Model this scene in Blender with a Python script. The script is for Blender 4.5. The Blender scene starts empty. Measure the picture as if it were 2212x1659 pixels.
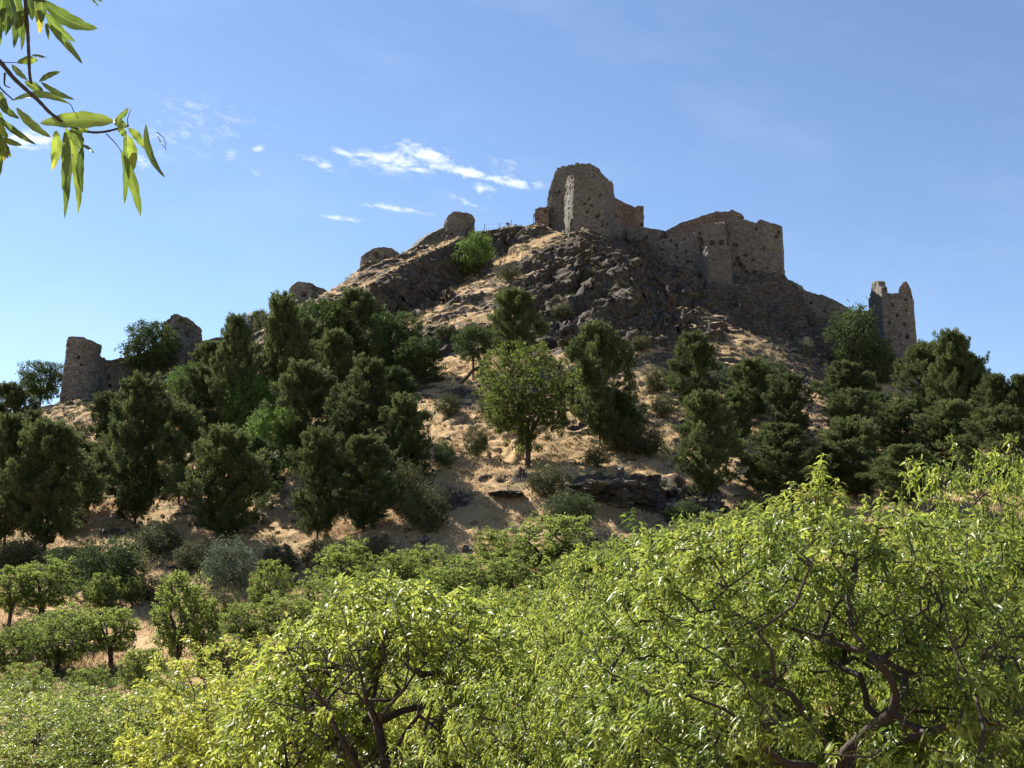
import bpy, math, random
import numpy as np
from mathutils import Vector

C = bpy.context.scene
col = C.collection
random.seed(7)
RNG = np.random.default_rng(7)

# ------------------------------------------------------------------ camera, sky, sun
F = 2372.0            # focal length in units of a 2212 px wide frame
PITCH = math.atan2(1250 - 829.5, F)
cam_d = bpy.data.cameras.new('camera')
cam_d.sensor_width = 36.0
cam_d.lens = 36.0 * F / 2212.0
cam_d.clip_start = 0.05
cam_d.clip_end = 20000
cam = bpy.data.objects.new('camera', cam_d)
cam.location = (0, 0, 0)
cam.rotation_euler = (math.pi / 2 + PITCH, 0, 0)
col.objects.link(cam)
C.camera = cam

SUN_EL = math.radians(42)
SUN_AZ = math.radians(-43)          # left of the view direction (+y)
sdir = Vector((math.sin(SUN_AZ) * math.cos(SUN_EL), math.cos(SUN_AZ) * math.cos(SUN_EL), math.sin(SUN_EL)))
sl = bpy.data.lights.new('sun', 'SUN')
sl.energy = 5.0
sl.angle = math.radians(0.5)
sl.color = (1.0, 0.93, 0.82)
so = bpy.data.objects.new('sun', sl)
so.rotation_euler = sdir.to_track_quat('Z', 'Y').to_euler()
so.location = (-60, 40, 80)
col.objects.link(so)

C.view_settings.view_transform = 'Standard'
C.view_settings.look = 'None'
C.view_settings.gamma = 1
C.view_settings.exposure = 1.5
C.cycles.max_bounces = 6
C.cycles.transparent_max_bounces = 4


def ray(px, py):
    """world direction with y = 1 for a point of the photograph (2212 x 1659 units)"""
    cx = (px - 1106.0) / F
    cz = -(py - 829.5) / F
    Y = math.cos(PITCH) - math.sin(PITCH) * cz
    Z = math.sin(PITCH) + math.cos(PITCH) * cz
    return cx / Y, Z / Y


def W(px, py, D):
    a, b = ray(px, py)
    return Vector((a * D, D, b * D))


def project(x, y, z):
    Yc = math.cos(PITCH) * y + math.sin(PITCH) * z
    Zc = -math.sin(PITCH) * y + math.cos(PITCH) * z
    Yc = np.where(Yc > 0.1, Yc, 0.1)
    return 1106.0 + F * x / Yc, 829.5 - F * Zc / Yc


# ---- world with Nishita sky and thin wisps of cloud placed by direction
wd = bpy.data.worlds.new('World')
C.world = wd
wd.use_nodes = True
nt = wd.node_tree
nt.nodes.clear()


def N(tree, typ, **kw):
    n = tree.nodes.new(typ)
    for k, v in kw.items():
        setattr(n, k, v)
    return n


def setin(tree, node, idx, v):
    if isinstance(v, bpy.types.NodeSocket):
        tree.links.new(v, node.inputs[idx])
    else:
        node.inputs[idx].default_value = v


def M(tree, op, a, b=None, c=None, clamp=False):
    n = N(tree, 'ShaderNodeMath', operation=op, use_clamp=clamp)
    setin(tree, n, 0, a)
    if b is not None:
        setin(tree, n, 1, b)
    if c is not None:
        setin(tree, n, 2, c)
    return n.outputs[0]


sky = N(nt, 'ShaderNodeTexSky', sky_type='NISHITA')
sky.sun_disc = False
sky.sun_elevation = SUN_EL
sky.sun_rotation = SUN_AZ
sky.altitude = 600
sky.air_density = 1.0
sky.dust_density = 0.15
sky.ozone_density = 3.0
tc = N(nt, 'ShaderNodeTexCoord')
sep = N(nt, 'ShaderNodeSeparateXYZ')
nt.links.new(tc.outputs['Generated'], sep.inputs[0])
yy = M(nt, 'MAXIMUM', sep.outputs[1], 0.05)
su = M(nt, 'DIVIDE', sep.outputs[0], yy)
sv = M(nt, 'DIVIDE', sep.outputs[2], yy)
# clouds: px, py, half length, half thickness, angle (deg, down to the right), strength
CLOUDS = [(850, 348, 90, 24, 6, .9), (918, 332, 60, 20, 22, 1.0), (880, 365, 70, 10, 4, .8), (1000, 370, 130, 13, 13, 1.0), (1110, 393, 66, 14, 5, 1.0), (1040, 408, 26, 12, 60, .7), (780, 335, 50, 8, 14, .8), (915, 330, 60, 16, 8, 0.8),
          (745, 330, 40, 9, 15, .75), (695, 355, 45, 12, 20, .7), (735, 471, 50, 7, 8, .75), (60, 303, 60, 24, -5, 1.0),
          (1000, 431, 45, 9, 25, .6), (502, 330, 22, 15, -30, .55), (440, 240, 120, 40, 10, .34), (850, 450, 80, 8, 8, .6),
          (300, 345, 36, 14, 15, .8), (560, 320, 20, 8, -20, .5), (540, 372, 30, 9, 20, .42), (390, 290, 190, 60, -10, .30),
          (1050, 405, 30, 10, 10, .6), (1100, 360, 40, 16, 25, .42)]
tot = None
for (px, py, hl, ht, an, st) in CLOUDS:
    a0, b0 = ray(px, py)
    an = -math.radians(an)
    du = M(nt, 'SUBTRACT', su, a0)
    dv = M(nt, 'SUBTRACT', sv, b0)
    ss = M(nt, 'ADD', M(nt, 'MULTIPLY', du, math.cos(an) * F / hl), M(nt, 'MULTIPLY', dv, math.sin(an) * F / hl))
    tt = M(nt, 'ADD', M(nt, 'MULTIPLY', du, -math.sin(an) * F / ht), M(nt, 'MULTIPLY', dv, math.cos(an) * F / ht))
    r2 = M(nt, 'ADD', M(nt, 'MULTIPLY', ss, ss), M(nt, 'MULTIPLY', tt, tt))
    g = M(nt, 'MULTIPLY', M(nt, 'EXPONENT', M(nt, 'MULTIPLY', r2, -0.9)), st)
    tot = g if tot is None else M(nt, 'MAXIMUM', tot, g)
cmb = N(nt, 'ShaderNodeCombineXYZ')
nt.links.new(M(nt, 'MULTIPLY', M(nt, 'ADD', su, M(nt, 'MULTIPLY', sv, -0.2)), 34), cmb.inputs[0])
nt.links.new(M(nt, 'MULTIPLY', M(nt, 'ADD', sv, M(nt, 'MULTIPLY', su, 0.2)), 74), cmb.inputs[1])
nz = N(nt, 'ShaderNodeTexNoise')
nz.inputs['Scale'].default_value = 1.6
nz.inputs['Detail'].default_value = 9
nz.inputs['Roughness'].default_value = 0.66
nz.inputs['Distortion'].default_value = 0.5
nt.links.new(cmb.outputs[0], nz.inputs['Vector'])
wisp = M(nt, 'SUBTRACT', M(nt, 'ADD', M(nt, 'MULTIPLY', tot, 1.15), M(nt, 'MULTIPLY', M(nt, 'SUBTRACT', nz.outputs[0], 0.5), 4.0)), 0.26)
cl = M(nt, 'MULTIPLY', wisp, 0.75, clamp=True)
cl = M(nt, 'MULTIPLY', M(nt, 'MULTIPLY', cl, M(nt, 'MULTIPLY', tot, 1.6, clamp=True)), 1.0, clamp=True)
# a thin veil over the left of the sky
nz2 = N(nt, 'ShaderNodeTexNoise')
nz2.inputs['Scale'].default_value = 0.16
nz2.inputs['Detail'].default_value = 5
nt.links.new(cmb.outputs[0], nz2.inputs['Vector'])
veil = M(nt, 'MULTIPLY', M(nt, 'SUBTRACT', nz2.outputs[0], 0.5), 0.25, clamp=True)
fac = M(nt, 'MAXIMUM', cl, veil)
mix = N(nt, 'ShaderNodeMix', data_type='RGBA')
nt.links.new(fac, mix.inputs['Factor'])
tint = N(nt, 'ShaderNodeMix', data_type='RGBA', blend_type='MULTIPLY')
tint.inputs[0].default_value = 1.0
nt.links.new(sky.outputs[0], tint.inputs[6])
tint.inputs[7].default_value = (1.0, 0.985, 1.0, 1)
nt.links.new(tint.outputs[2], mix.inputs[6])
mix.inputs[7].default_value = (7.5, 7.9, 8.4, 1)
bg = N(nt, 'ShaderNodeBackground')
bg.inputs['Strength'].default_value = 0.058
nt.links.new(mix.outputs[2], bg.inputs['Color'])
wo = N(nt, 'ShaderNodeOutputWorld')
nt.links.new(bg.outputs[0], wo.inputs['Surface'])


# ------------------------------------------------------------------ helpers
def tag(o, label=None, cat=None, group=None, kind=None):
    if label:
        o['label'] = label
    if cat:
        o['category'] = cat
    if group:
        o['group'] = group
    if kind:
        o['kind'] = kind
    return o


def empty(name, loc):
    o = bpy.data.objects.new(name, None)
    o.empty_display_size = 0.5
    o.location = loc
    col.objects.link(o)
    return o


def mesh_np(name, verts, quads=None, tris=None, mat=None, smooth=False, attrs=None):
    me = bpy.data.meshes.new(name)
    verts = np.asarray(verts, dtype=np.float32).reshape(-1, 3)
    loops, starts, tot_ = [], [], 0
    nq = 0 if quads is None else len(quads)
    ntr = 0 if tris is None else len(tris)
    me.vertices.add(len(verts))
    me.vertices.foreach_set('co', verts.ravel())
    me.loops.add(nq * 4 + ntr * 3)
    me.polygons.add(nq + ntr)
    li = []
    st = []
    if nq:
        li.append(np.asarray(quads, dtype=np.int32).ravel())
        st.append(np.arange(nq, dtype=np.int32) * 4)
    if ntr:
        li.append(np.asarray(tris, dtype=np.int32).ravel())
        st.append(nq * 4 + np.arange(ntr, dtype=np.int32) * 3)
    me.loops.foreach_set('vertex_index', np.concatenate(li))
    me.polygons.foreach_set('loop_start', np.concatenate(st))
    me.polygons.foreach_set('use_smooth', np.full(nq + ntr, smooth, dtype=bool))
    me.update(calc_edges=True)
    if attrs:
        for k, (dom, arr) in attrs.items():
            a = me.attributes.new(k, 'FLOAT', dom)
            a.data.foreach_set('value', np.asarray(arr, dtype=np.float32))
    if mat:
        me.materials.append(mat)
    return me


def obj(name, me, parent=None, loc=None):
    o = bpy.data.objects.new(name, me)
    col.objects.link(o)
    if parent:
        o.parent = parent
    if loc is not None:
        o.location = loc
    return o


def smooth(a, b, x):
    t = np.clip((x - a) / (b - a), 0, 1)
    return t * t * (3 - 2 * t)


def vnoise(x, y, seed=0):
    xi = np.floor(x).astype(np.int64)
    yi = np.floor(y).astype(np.int64)
    fx = x - xi
    fy = y - yi
    fx = fx * fx * fx * (fx * (fx * 6 - 15) + 10)
    fy = fy * fy * fy * (fy * (fy * 6 - 15) + 10)

    def h(i, j):
        n = (i * 374761393 + j * 668265263 + seed * 1442695041) & 0xffffffff
        n = ((n ^ (n >> 13)) * 1274126177) & 0xffffffff
        n = (n ^ (n >> 16)) & 0xffffff
        return n / float(0xffffff) * 2 - 1
    a = h(xi, yi)
    b = h(xi + 1, yi)
    c = h(xi, yi + 1)
    d = h(xi + 1, yi + 1)
    return (a * (1 - fx) + b * fx) * (1 - fy) + (c * (1 - fx) + d * fx) * fy


def fbm(x, y, oct=4, seed=0, rough=0.5):
    s = 0
    amp = 1
    n = 0
    for k in range(oct):
        s = s + amp * vnoise(x + 17.3 * k, y - 9.1 * k, seed + k)
        n += amp
        amp *= rough
        x, y = (x * 0.8 - y * 0.6) * 2.03, (x * 0.6 + y * 0.8) * 2.03
    return s / n * 1.4


def ridged(x, y, oct=4, seed=0):
    s = 0
    amp = 1
    n = 0
    for k in range(oct):
        v = 1 - np.abs(vnoise(x + 7.3 * k, y - 3.1 * k, seed + k)) * 2
        s = s + amp * v
        n += amp
        amp *= 0.5
        x, y = (x * 0.8 - y * 0.6) * 2.1, (x * 0.6 + y * 0.8) * 2.1
    return s / n


# ------------------------------------------------------------------ materials
def new_mat(name):
    m = bpy.data.materials.new(name)
    m.use_nodes = True
    t = m.node_tree
    t.nodes.clear()
    out = N(t, 'ShaderNodeOutputMaterial')
    return m, t, out


def ramp(t, fac, stops):
    r = N(t, 'ShaderNodeValToRGB')
    cr = r.color_ramp
    while len(cr.elements) < len(stops):
        cr.elements.new(0.5)
    for e, (p, c) in zip(cr.elements, stops):
        e.position = p
        e.color = (*c, 1)
    t.links.new(fac, r.inputs[0])
    return r.outputs[0]


def mixc(t, fac, a, b, mode='MIX'):
    n = N(t, 'ShaderNodeMix', data_type='RGBA', blend_type=mode)
    setin(t, n, 0, fac)
    for i, v in ((6, a), (7, b)):
        if isinstance(v, tuple):
            n.inputs[i].default_value = (*v, 1)
        else:
            t.links.new(v, n.inputs[i])
    return n.outputs[2]


def noise(t, scale, detail=5, rough=0.6, vec=None, dist=0):
    n = N(t, 'ShaderNodeTexNoise')
    n.inputs['Scale'].default_value = scale
    n.inputs['Detail'].default_value = detail
    n.inputs['Roughness'].default_value = rough
    n.inputs['Distortion'].default_value = dist
    if vec is not None:
        t.links.new(vec, n.inputs['Vector'])
    return n.outputs[0]


def leaf_mat(name, dark, light, trans=0.4, rough=0.6, spec=0.08, tcol=None):
    m, t, out = new_mat(name)
    at = N(t, 'ShaderNodeAttribute')
    at.attribute_name = 'var'
    oi = N(t, 'ShaderNodeObjectInfo')
    f = M(t, 'ADD', M(t, 'MULTIPLY', at.outputs['Fac'], 0.8), M(t, 'MULTIPLY', oi.outputs['Random'], 0.25), clamp=True)
    c = mixc(t, f, dark, light)
    p = N(t, 'ShaderNodeBsdfPrincipled')
    t.links.new(c, p.inputs['Base Color'])
    p.inputs['Roughness'].default_value = rough
    p.inputs['Specular IOR Level'].default_value = spec
    tr = N(t, 'ShaderNodeBsdfTranslucent')
    if tcol:
        t.links.new(mixc(t, 1.0, c, tcol, 'MULTIPLY'), tr.inputs[0])
    else:
        t.links.new(c, tr.inputs[0])
    mx = N(t, 'ShaderNodeMixShader')
    mx.inputs[0].default_value = trans
    t.links.new(p.outputs[0], mx.inputs[1])
    t.links.new(tr.outputs[0], mx.inputs[2])
    t.links.new(mx.outputs[0], out.inputs[0])
    return m


def bark_mat(name, a, b):
    m, t, out = new_mat(name)
    tcn = N(t, 'ShaderNodeTexCoord')
    mp = N(t, 'ShaderNodeMapping')
    mp.inputs['Scale'].default_value = (1, 1, 0.3)
    t.links.new(tcn.outputs['Object'], mp.inputs[0])
    n1 = noise(t, 14, 6, 0.7, mp.outputs[0])
    c = ramp(t, n1, [(0.3, a), (0.7, b)])
    p = N(t, 'ShaderNodeBsdfPrincipled')
    t.links.new(c, p.inputs['Base Color'])
    p.inputs['Roughness'].default_value = 0.9
    bp = N(t, 'ShaderNodeBump')
    bp.inputs['Strength'].default_value = 0.7
    bp.inputs['Distance'].default_value = 0.02
    t.links.new(n1, bp.inputs['Height'])
    t.links.new(bp.outputs[0], p.inputs['Normal'])
    t.links.new(p.outputs[0], out.inputs[0])
    return m


def stone_mat(name, a, b, c3, scale=2.2):
    m, t, out = new_mat(name)
    tcn = N(t, 'ShaderNodeTexCoord')
    mp = N(t, 'ShaderNodeMapping')
    mp.inputs['Scale'].default_value = (1, 1, 1.9)
    t.links.new(tcn.outputs['Object'], mp.inputs[0])
    v = N(t, 'ShaderNodeTexVoronoi')
    v.inputs['Scale'].default_value = scale
    t.links.new(mp.outputs[0], v.inputs['Vector'])
    ve = N(t, 'ShaderNodeTexVoronoi', feature='DISTANCE_TO_EDGE')
    ve.inputs['Scale'].default_value = scale
    t.links.new(mp.outputs[0], ve.inputs['Vector'])
    sepc = N(t, 'ShaderNodeSeparateColor')
    t.links.new(v.outputs['Color'], sepc.inputs[0])
    big = noise(t, 0.22, 5, 0.6, tcn.outputs['Object'])
    f = M(t, 'ADD', M(t, 'MULTIPLY', sepc.outputs[0], 0.45), M(t, 'MULTIPLY', big, 0.6), clamp=True)
    c = ramp(t, f, [(0.2, a), (0.5, b), (0.85, c3)])
    joint = M(t, 'MULTIPLY', ve.outputs['Distance'], 14, clamp=True)
    c = mixc(t, joint, tuple(x * 0.62 for x in a), c)
    p = N(t, 'ShaderNodeBsdfPrincipled')
    t.links.new(c, p.inputs['Base Color'])
    p.inputs['Roughness'].default_value = 0.95
    fine = noise(t, 9, 4, 0.7, tcn.outputs['Object'])
    hgt = M(t, 'ADD', joint, M(t, 'MULTIPLY', fine, 0.8))
    bp = N(t, 'ShaderNodeBump')
    bp.inputs['Strength'].default_value = 0.9
    bp.inputs['Distance'].default_value = 0.09
    t.links.new(hgt, bp.inputs['Height'])
    t.links.new(bp.outputs[0], p.inputs['Normal'])
    t.links.new(p.outputs[0], out.inputs[0])
    return m


def hill_mat():
    m, t, out = new_mat('dry hillside')
    tcn = N(t, 'ShaderNodeTexCoord')
    geo = N(t, 'ShaderNodeNewGeometry')
    sp = N(t, 'ShaderNodeSeparateXYZ')
    t.links.new(geo.outputs['Normal'], sp.inputs[0])
    at = N(t, 'ShaderNodeAttribute')
    at.attribute_name = 'rock'
    P = tcn.outputs['Object']
    n_mid = noise(t, 0.9, 6, 0.65, P)
    n_big = noise(t, 0.12, 5, 0.6, P)
    n_fine = noise(t, 5.0, 5, 0.7, P)
    # straw
    straw = ramp(t, n_mid, [(0.25, (0.20, 0.125, 0.065)), (0.42, (0.41, 0.275, 0.14)), (0.58, (0.61, 0.445, 0.235)), (0.8, (0.72, 0.56, 0.33))])
    straw = mixc(t, M(t, 'MULTIPLY', n_fine, 0.6), straw, (0.30, 0.18, 0.10))
    # olive dry scrub tint
    olive = ramp(t, n_fine, [(0.3, (0.07, 0.065, 0.03)), (0.7, (0.22, 0.19, 0.085))])
    of = M(t, 'MULTIPLY', M(t, 'SUBTRACT', n_big, 0.43), 5, clamp=True)
    of = M(t, 'MULTIPLY', of, M(t, 'MULTIPLY', M(t, 'SUBTRACT', n_mid, 0.47), 8, clamp=True))
    straw = mixc(t, M(t, 'MULTIPLY', of, 0.75), straw, olive)
    rk = ramp(t, noise(t, 1.7, 7, 0.7, P, 0.4), [(0.28, (0.030, 0.023, 0.019)), (0.5, (0.078, 0.061, 0.050)), (0.75, (0.21, 0.175, 0.14))])
    lich = M(t, 'MULTIPLY', M(t, 'SUBTRACT', noise(t, 0.6, 5, 0.6, P), 0.53), 9, clamp=True)
    rk = mixc(t, M(t, 'MULTIPLY', lich, 0.55), rk, (0.10, 0.10, 0.04))
    steep = M(t, 'SUBTRACT', 0.90, sp.outputs[2])
    f = M(t, 'ADD', M(t, 'MULTIPLY', steep, 3.2), M(t, 'MULTIPLY', M(t, 'SUBTRACT', n_mid, 0.5), 1.6))
    f = M(t, 'ADD', f, M(t, 'MULTIPLY', M(t, 'SUBTRACT', at.outputs['Fac'], 0.62), 1.9))
    f = M(t, 'MULTIPLY', M(t, 'ADD', f, 0.1), 3.0, clamp=True)
    c = mixc(t, f, straw, rk)
    p = N(t, 'ShaderNodeBsdfPrincipled')
    t.links.new(c, p.inputs['Base Color'])
    p.inputs['Roughness'].default_value = 0.95
    p.inputs['Specular IOR Level'].default_value = 0.15
    h = M(t, 'ADD', M(t, 'MULTIPLY', n_fine, 0.5), M(t, 'MULTIPLY', noise(t, 1.7, 7, 0.7, P, 0.4), 1.2))
    bp = N(t, 'ShaderNodeBump')
    bp.inputs['Strength'].default_value = 0.8
    bp.inputs['Distance'].default_value = 0.35
    t.links.new(h, bp.inputs['Height'])
    t.links.new(bp.outputs[0], p.inputs['Normal'])
    t.links.new(p.outputs[0], out.inputs[0])
    return m


MAT = dict(
    hill=hill_mat(),
    stone=stone_mat('rubble masonry', (0.088, 0.079, 0.066), (0.155, 0.139, 0.115), (0.235, 0.212, 0.172)),
    stone_red=stone_mat('reddish masonry', (0.12, 0.085, 0.065), (0.21, 0.15, 0.112), (0.29, 0.22, 0.16)),
    stone_grey=stone_mat('grey patched masonry', (0.10, 0.09, 0.074), (0.15, 0.133, 0.108), (0.21, 0.188, 0.155), 3.0),
    rock=stone_mat('dark crag rock', (0.045, 0.042, 0.040), (0.10, 0.094, 0.086), (0.23, 0.21, 0.185), 0.8),
    pine=leaf_mat('pine needles', (0.030, 0.047, 0.022), (0.165, 0.195, 0.07), 0.38),
    pine_green=leaf_mat('green pine needles', (0.022, 0.042, 0.016), (0.11, 0.155, 0.05), 0.30),
    oak=leaf_mat('holm tree leaves', (0.028, 0.052, 0.018), (0.10, 0.145, 0.042), 0.3),
    bright=leaf_mat('bright green leaves', (0.06, 0.11, 0.025), (0.18, 0.26, 0.06), 0.4),
    almond=leaf_mat('almond leaves', (0.075, 0.13, 0.022), (0.41, 0.455, 0.08), 0.56, 0.4, 0.5),
    almond_yellow=leaf_mat('yellowing almond leaves', (0.15, 0.20, 0.03), (0.50, 0.52, 0.09), 0.58, 0.4, 0.5),
    almond_far=leaf_mat('far almond leaves', (0.07, 0.115, 0.028), (0.32, 0.375, 0.085), 0.58),
    lone=leaf_mat('olive tinted almond leaves', (0.045, 0.072, 0.018), (0.23, 0.265, 0.06), 0.5),
    olive=leaf_mat('grey green leaves', (0.08, 0.11, 0.065), (0.22, 0.26, 0.16), 0.25),
    dusky=leaf_mat('dusky scrub leaves', (0.045, 0.055, 0.025), (0.16, 0.165, 0.07), 0.25),
    dry=leaf_mat('dry grass', (0.36, 0.25, 0.14), (0.72, 0.57, 0.35), 0.35, 0.8, 0.1),
    bark=bark_mat('dark bark', (0.02, 0.015, 0.013), (0.07, 0.05, 0.04)),
    pinebark=bark_mat('pine bark', (0.03, 0.02, 0.015), (0.09, 0.06, 0.045)),
)


# ------------------------------------------------------------------ terrain
CP = [  # px, py, depth : the skyline and the feet of the walls
    (-500, 930, 140), (-200, 915, 148), (0, 895, 155), (70, 882, 157), (165, 868, 158), (250, 842, 160), (350, 805, 165), (450, 775, 168),
    (540, 722, 172), (640, 655, 178), (700, 640, 182), (740, 608, 185), (776, 582, 188), (870, 556, 193), (950, 530, 198),
    (1023, 513, 202), (1060, 506, 204), (1103, 499, 205), (1160, 492, 206), (1240, 520, 203), (1300, 526, 201), (1360, 520, 201),
    (1400, 545, 198), (1454, 590, 193), (1520, 612, 189), (1590, 600, 192), (1690, 603, 193), (1725, 690, 184), (1791, 708, 183),
    (1850, 745, 182), (1945, 812, 180), (2010, 752, 196), (2100, 800, 190), (2212, 850, 180), (2450, 930, 165),
    (1500, 690, 172), (1620, 690, 176), (1600, 735, 158), (1700, 780, 160), (1800, 850, 158),
    (1000, 800, 139), (1250, 790, 140), (1450, 790, 143), (1400, 870, 127), (1200, 880, 124), (1000, 900, 122),
    # lower slope
    (1140, 1003, 106), (950, 1005, 104), (1400, 1000, 108), (1550, 1060, 102), (1750, 1060, 106), (2000, 1050, 112), (2212, 1030, 112), (2400, 1030, 112),
    (1100, 1060, 97), (1300, 1030, 99), (1350, 1120, 92), (1200, 1140, 89),
    (820, 1160, 92), (640, 1180, 92), (440, 1180, 92), (330, 1145, 98), (90, 1200, 94), (-150, 1200, 94), (600, 1000, 117), (300, 950, 128), (100, 950, 134), (780, 850, 143),
    (640, 1290, 80), (250, 1290, 80), (30, 1340, 74), (-200, 1340, 74), (1000, 1220, 81), (1400, 1200, 82), (1800, 1180, 84), (2300, 1180, 84),
    (380, 1482, 58), (100, 1500, 56), (-200, 1500, 56), (700, 1430, 61), (1200, 1360, 66), (1800, 1360, 66), (2400, 1360, 66),
]
pts = [tuple(W(*c)) for c in CP]
for x in range(-60, 61, 20):
    pts.append((x, 10, -4.5))
    pts.append((x, 27, -4.9))
    pts.append((x, 42, -5.4))
# behind the crest: a narrow plateau, then the far side falling away
for c in CP[:35]:
    p = W(*c)
    pts.append((p.x * 1.05, p.y + 13, p.z - 1.2))
    pts.append((p.x * 1.15, p.y + 50, p.z - 27))
pts = np.array(pts)
SC = 100.0


def tps_kernel(r2):
    return np.where(r2 > 1e-12, 0.5 * r2 * np.log(np.maximum(r2, 1e-12)), 0)


A = pts[:, :2] / SC
n = len(A)
K = tps_kernel(((A[:, None] - A[None]) ** 2).sum(-1)) + np.eye(n) * 2e-5
Pm = np.hstack([np.ones((n, 1)), A])
L = np.zeros((n + 3, n + 3))
L[:n, :n] = K
L[:n, n:] = Pm
L[n:, :n] = Pm.T
sol = np.linalg.solve(L, np.concatenate([pts[:, 2], np.zeros(3)]))


def tps(x, y):
    x = np.asarray(x, dtype=float)
    shp = x.shape
    q = np.stack([x.ravel(), np.asarray(y, dtype=float).ravel()], 1) / SC
    out = sol[n] + q @ sol[n + 1:]
    for i in range(n):
        out = out + sol[i] * tps_kernel(((q - A[i]) ** 2).sum(1))
    return out.reshape(shp)


# the gully that runs down to the left under the summit: px, py of its floor and how deep it is cut
GULLY = [(1180, 512, .5), (1132, 531, 2.2), (1098, 548, 4), (1072, 567, 5.2), (1037, 586, 6.5), (1011, 603, 7), (985, 624, 7.6), (941, 647, 7.6), (920, 658, 7), (864, 684, 5.5), (815, 702, 3), (770, 720, .2)]
SPUR = [(1300, 528, 1.0), (1318, 560, 2.5), (1335, 600, 4.0), (1352, 640, 4.5), (1372, 680, 4.0), (1395, 720, 3.0), (1410, 745, .3)]


def plan_line(lst, sign):
    out = []
    for (px, py, h) in lst:
        a_, b_ = ray(px, py)
        d = np.arange(120, 215, .25)
        g = tps(a_ * d, d) + sign * h - b_ * d
        k = np.nonzero(g >= 0)[0]
        k = k[0] if len(k) else int(np.argmax(g))
        out.append((a_ * d[k], d[k], h))
    return np.array(out)


def line_dist(x, y, Pl):
    best = np.full(x.shape, 1e9)
    sd = np.zeros(x.shape)
    hh = np.zeros(x.shape)
    for i in range(len(Pl) - 1):
        ax, ay, ah = Pl[i]
        bx, by, bh = Pl[i + 1]
        dx, dy = bx - ax, by - ay
        L2 = dx * dx + dy * dy
        t_ = np.clip(((x - ax) * dx + (y - ay) * dy) / L2, 0, 1)
        qx, qy = x - ax - t_ * dx, y - ay - t_ * dy
        d = np.hypot(qx, qy)
        c = (dx * qy - dy * qx)
        m = d < best
        best = np.where(m, d, best)
        sd = np.where(m, np.sign(c) * d, sd)
        hh = np.where(m, ah + t_ * (bh - ah), hh)
    return sd, hh


GL = plan_line(GULLY, -1)
SL = plan_line(SPUR, 1)


def features(x, y):
    wx = x + 1.6 * fbm(x / 6, y / 6, 3, 131)
    wy = y + 1.6 * fbm(x / 6, y / 6, 3, 132)
    s_, h = line_dist(wx, wy, GL)          # walking down the gully the steep wall is on the far (right hand) side
    face = np.clip(1 - (-s_) / 4.2, 0, 1)
    gentle = np.clip(1 - s_ / 20, 0, 1) ** 1.5
    cut = -h * np.where(s_ < 0, face, gentle)
    s2, h2 = line_dist(wx, wy, SL)
    right = np.clip(1 - s2 / 5.5, 0, 1)
    left = np.clip(1 - (-s2) / 13, 0, 1) ** 1.3
    return cut + h2 * np.where(s2 > 0, right, left)


def saw(q):
    f = q - np.floor(q)
    return np.where(f < .74, f / .74, (1 - f) / .26)


# ground cover blobs in the photograph: x, y, rx, ry, angle, value (+ rock and painted shoulder shade, - straw)
BLOBS = [
    (1120, 548, 85, 13, -27, -1.1), (1010, 614, 110, 9, -33, -1.0), (900, 682, 60, 12, -20, -.8), (960, 700, 100, 12, -5, -.5),
    (790, 600, 70, 12, -20, -.7), (890, 565, 60, 8, -25, -.6), (960, 530, 60, 6, -25, -.8), (830, 590, 40, 8, 0, .5), (770, 625, 50, 8, 0, -.8),
    (960, 595, 110, 30, -33, 1.4), (860, 645, 80, 28, -15, 1.3), (1090, 520, 50, 9, 0, 1.0),
    (1330, 610, 90, 80, 0, 1.4), (1220, 600, 80, 40, 0, .6), (1180, 650, 90, 40, 0, .7), (1420, 600, 80, 60, 0, .9), (1380, 700, 70, 40, 0, 1.0),
    (1560, 680, 140, 40, 10, .15), (1750, 700, 100, 40, 10, .15), (1060, 640, 60, 30, -20, -.3), (1150, 600, 60, 20, -20, -.3), (1080, 690, 80, 14, -10, -.7), (1190, 680, 50, 12, -10, -.7), (1250, 580, 40, 10, -20, -.7), (1600, 750, 90, 20, 8, -1.2), (1500, 725, 60, 14, 0, .8),  # first two: rock tone stands in for shade on the right shoulder
    (1400, 830, 60, 40, 0, -1.2), (1400, 765, 60, 10, 0, -.9), (1230, 775, 30, 14, 0, -1), (1010, 790, 60, 32, -15, -1.3), (990, 860, 60, 14, 0, .4), (1000, 740, 90, 22, 0, .9),
    (1150, 720, 60, 25, 0, .8), (1290, 735, 60, 20, 0, 1.0), (1000, 950, 110, 50, 0, -1.2), (1250, 995, 260, 18, 3, -1.3), (1340, 1055, 120, 30, 8, 1.5),
    (1480, 1095, 90, 30, 5, 1.2), (1100, 1050, 70, 12, 5, 1.0), (1120, 1100, 80, 24, 10, -1.2), (1330, 1150, 90, 20, 0, -1.1), (1040, 1160, 100, 20, 0, -1.1), (1000, 1090, 70, 22, 10, .8),
    (640, 1270, 80, 40, 0, -1.2), (200, 1180, 160, 20, 0, -.9), (190, 890, 70, 6, 0, -.6), (160, 920, 60, 16, 0, -.2), (1930, 850, 60, 18, 20, -1.0), (1800, 900, 60, 40, 0, -.2), (600, 1060, 40, 60, 0, -1.0), (180, 1050, 40, 40, 0, -.9),
    (1430, 930, 60, 14, 0, -.9), (1600, 1010, 60, 20, 0, -.8), (1600, 830, 120, 30, 0, .4),
]


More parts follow.
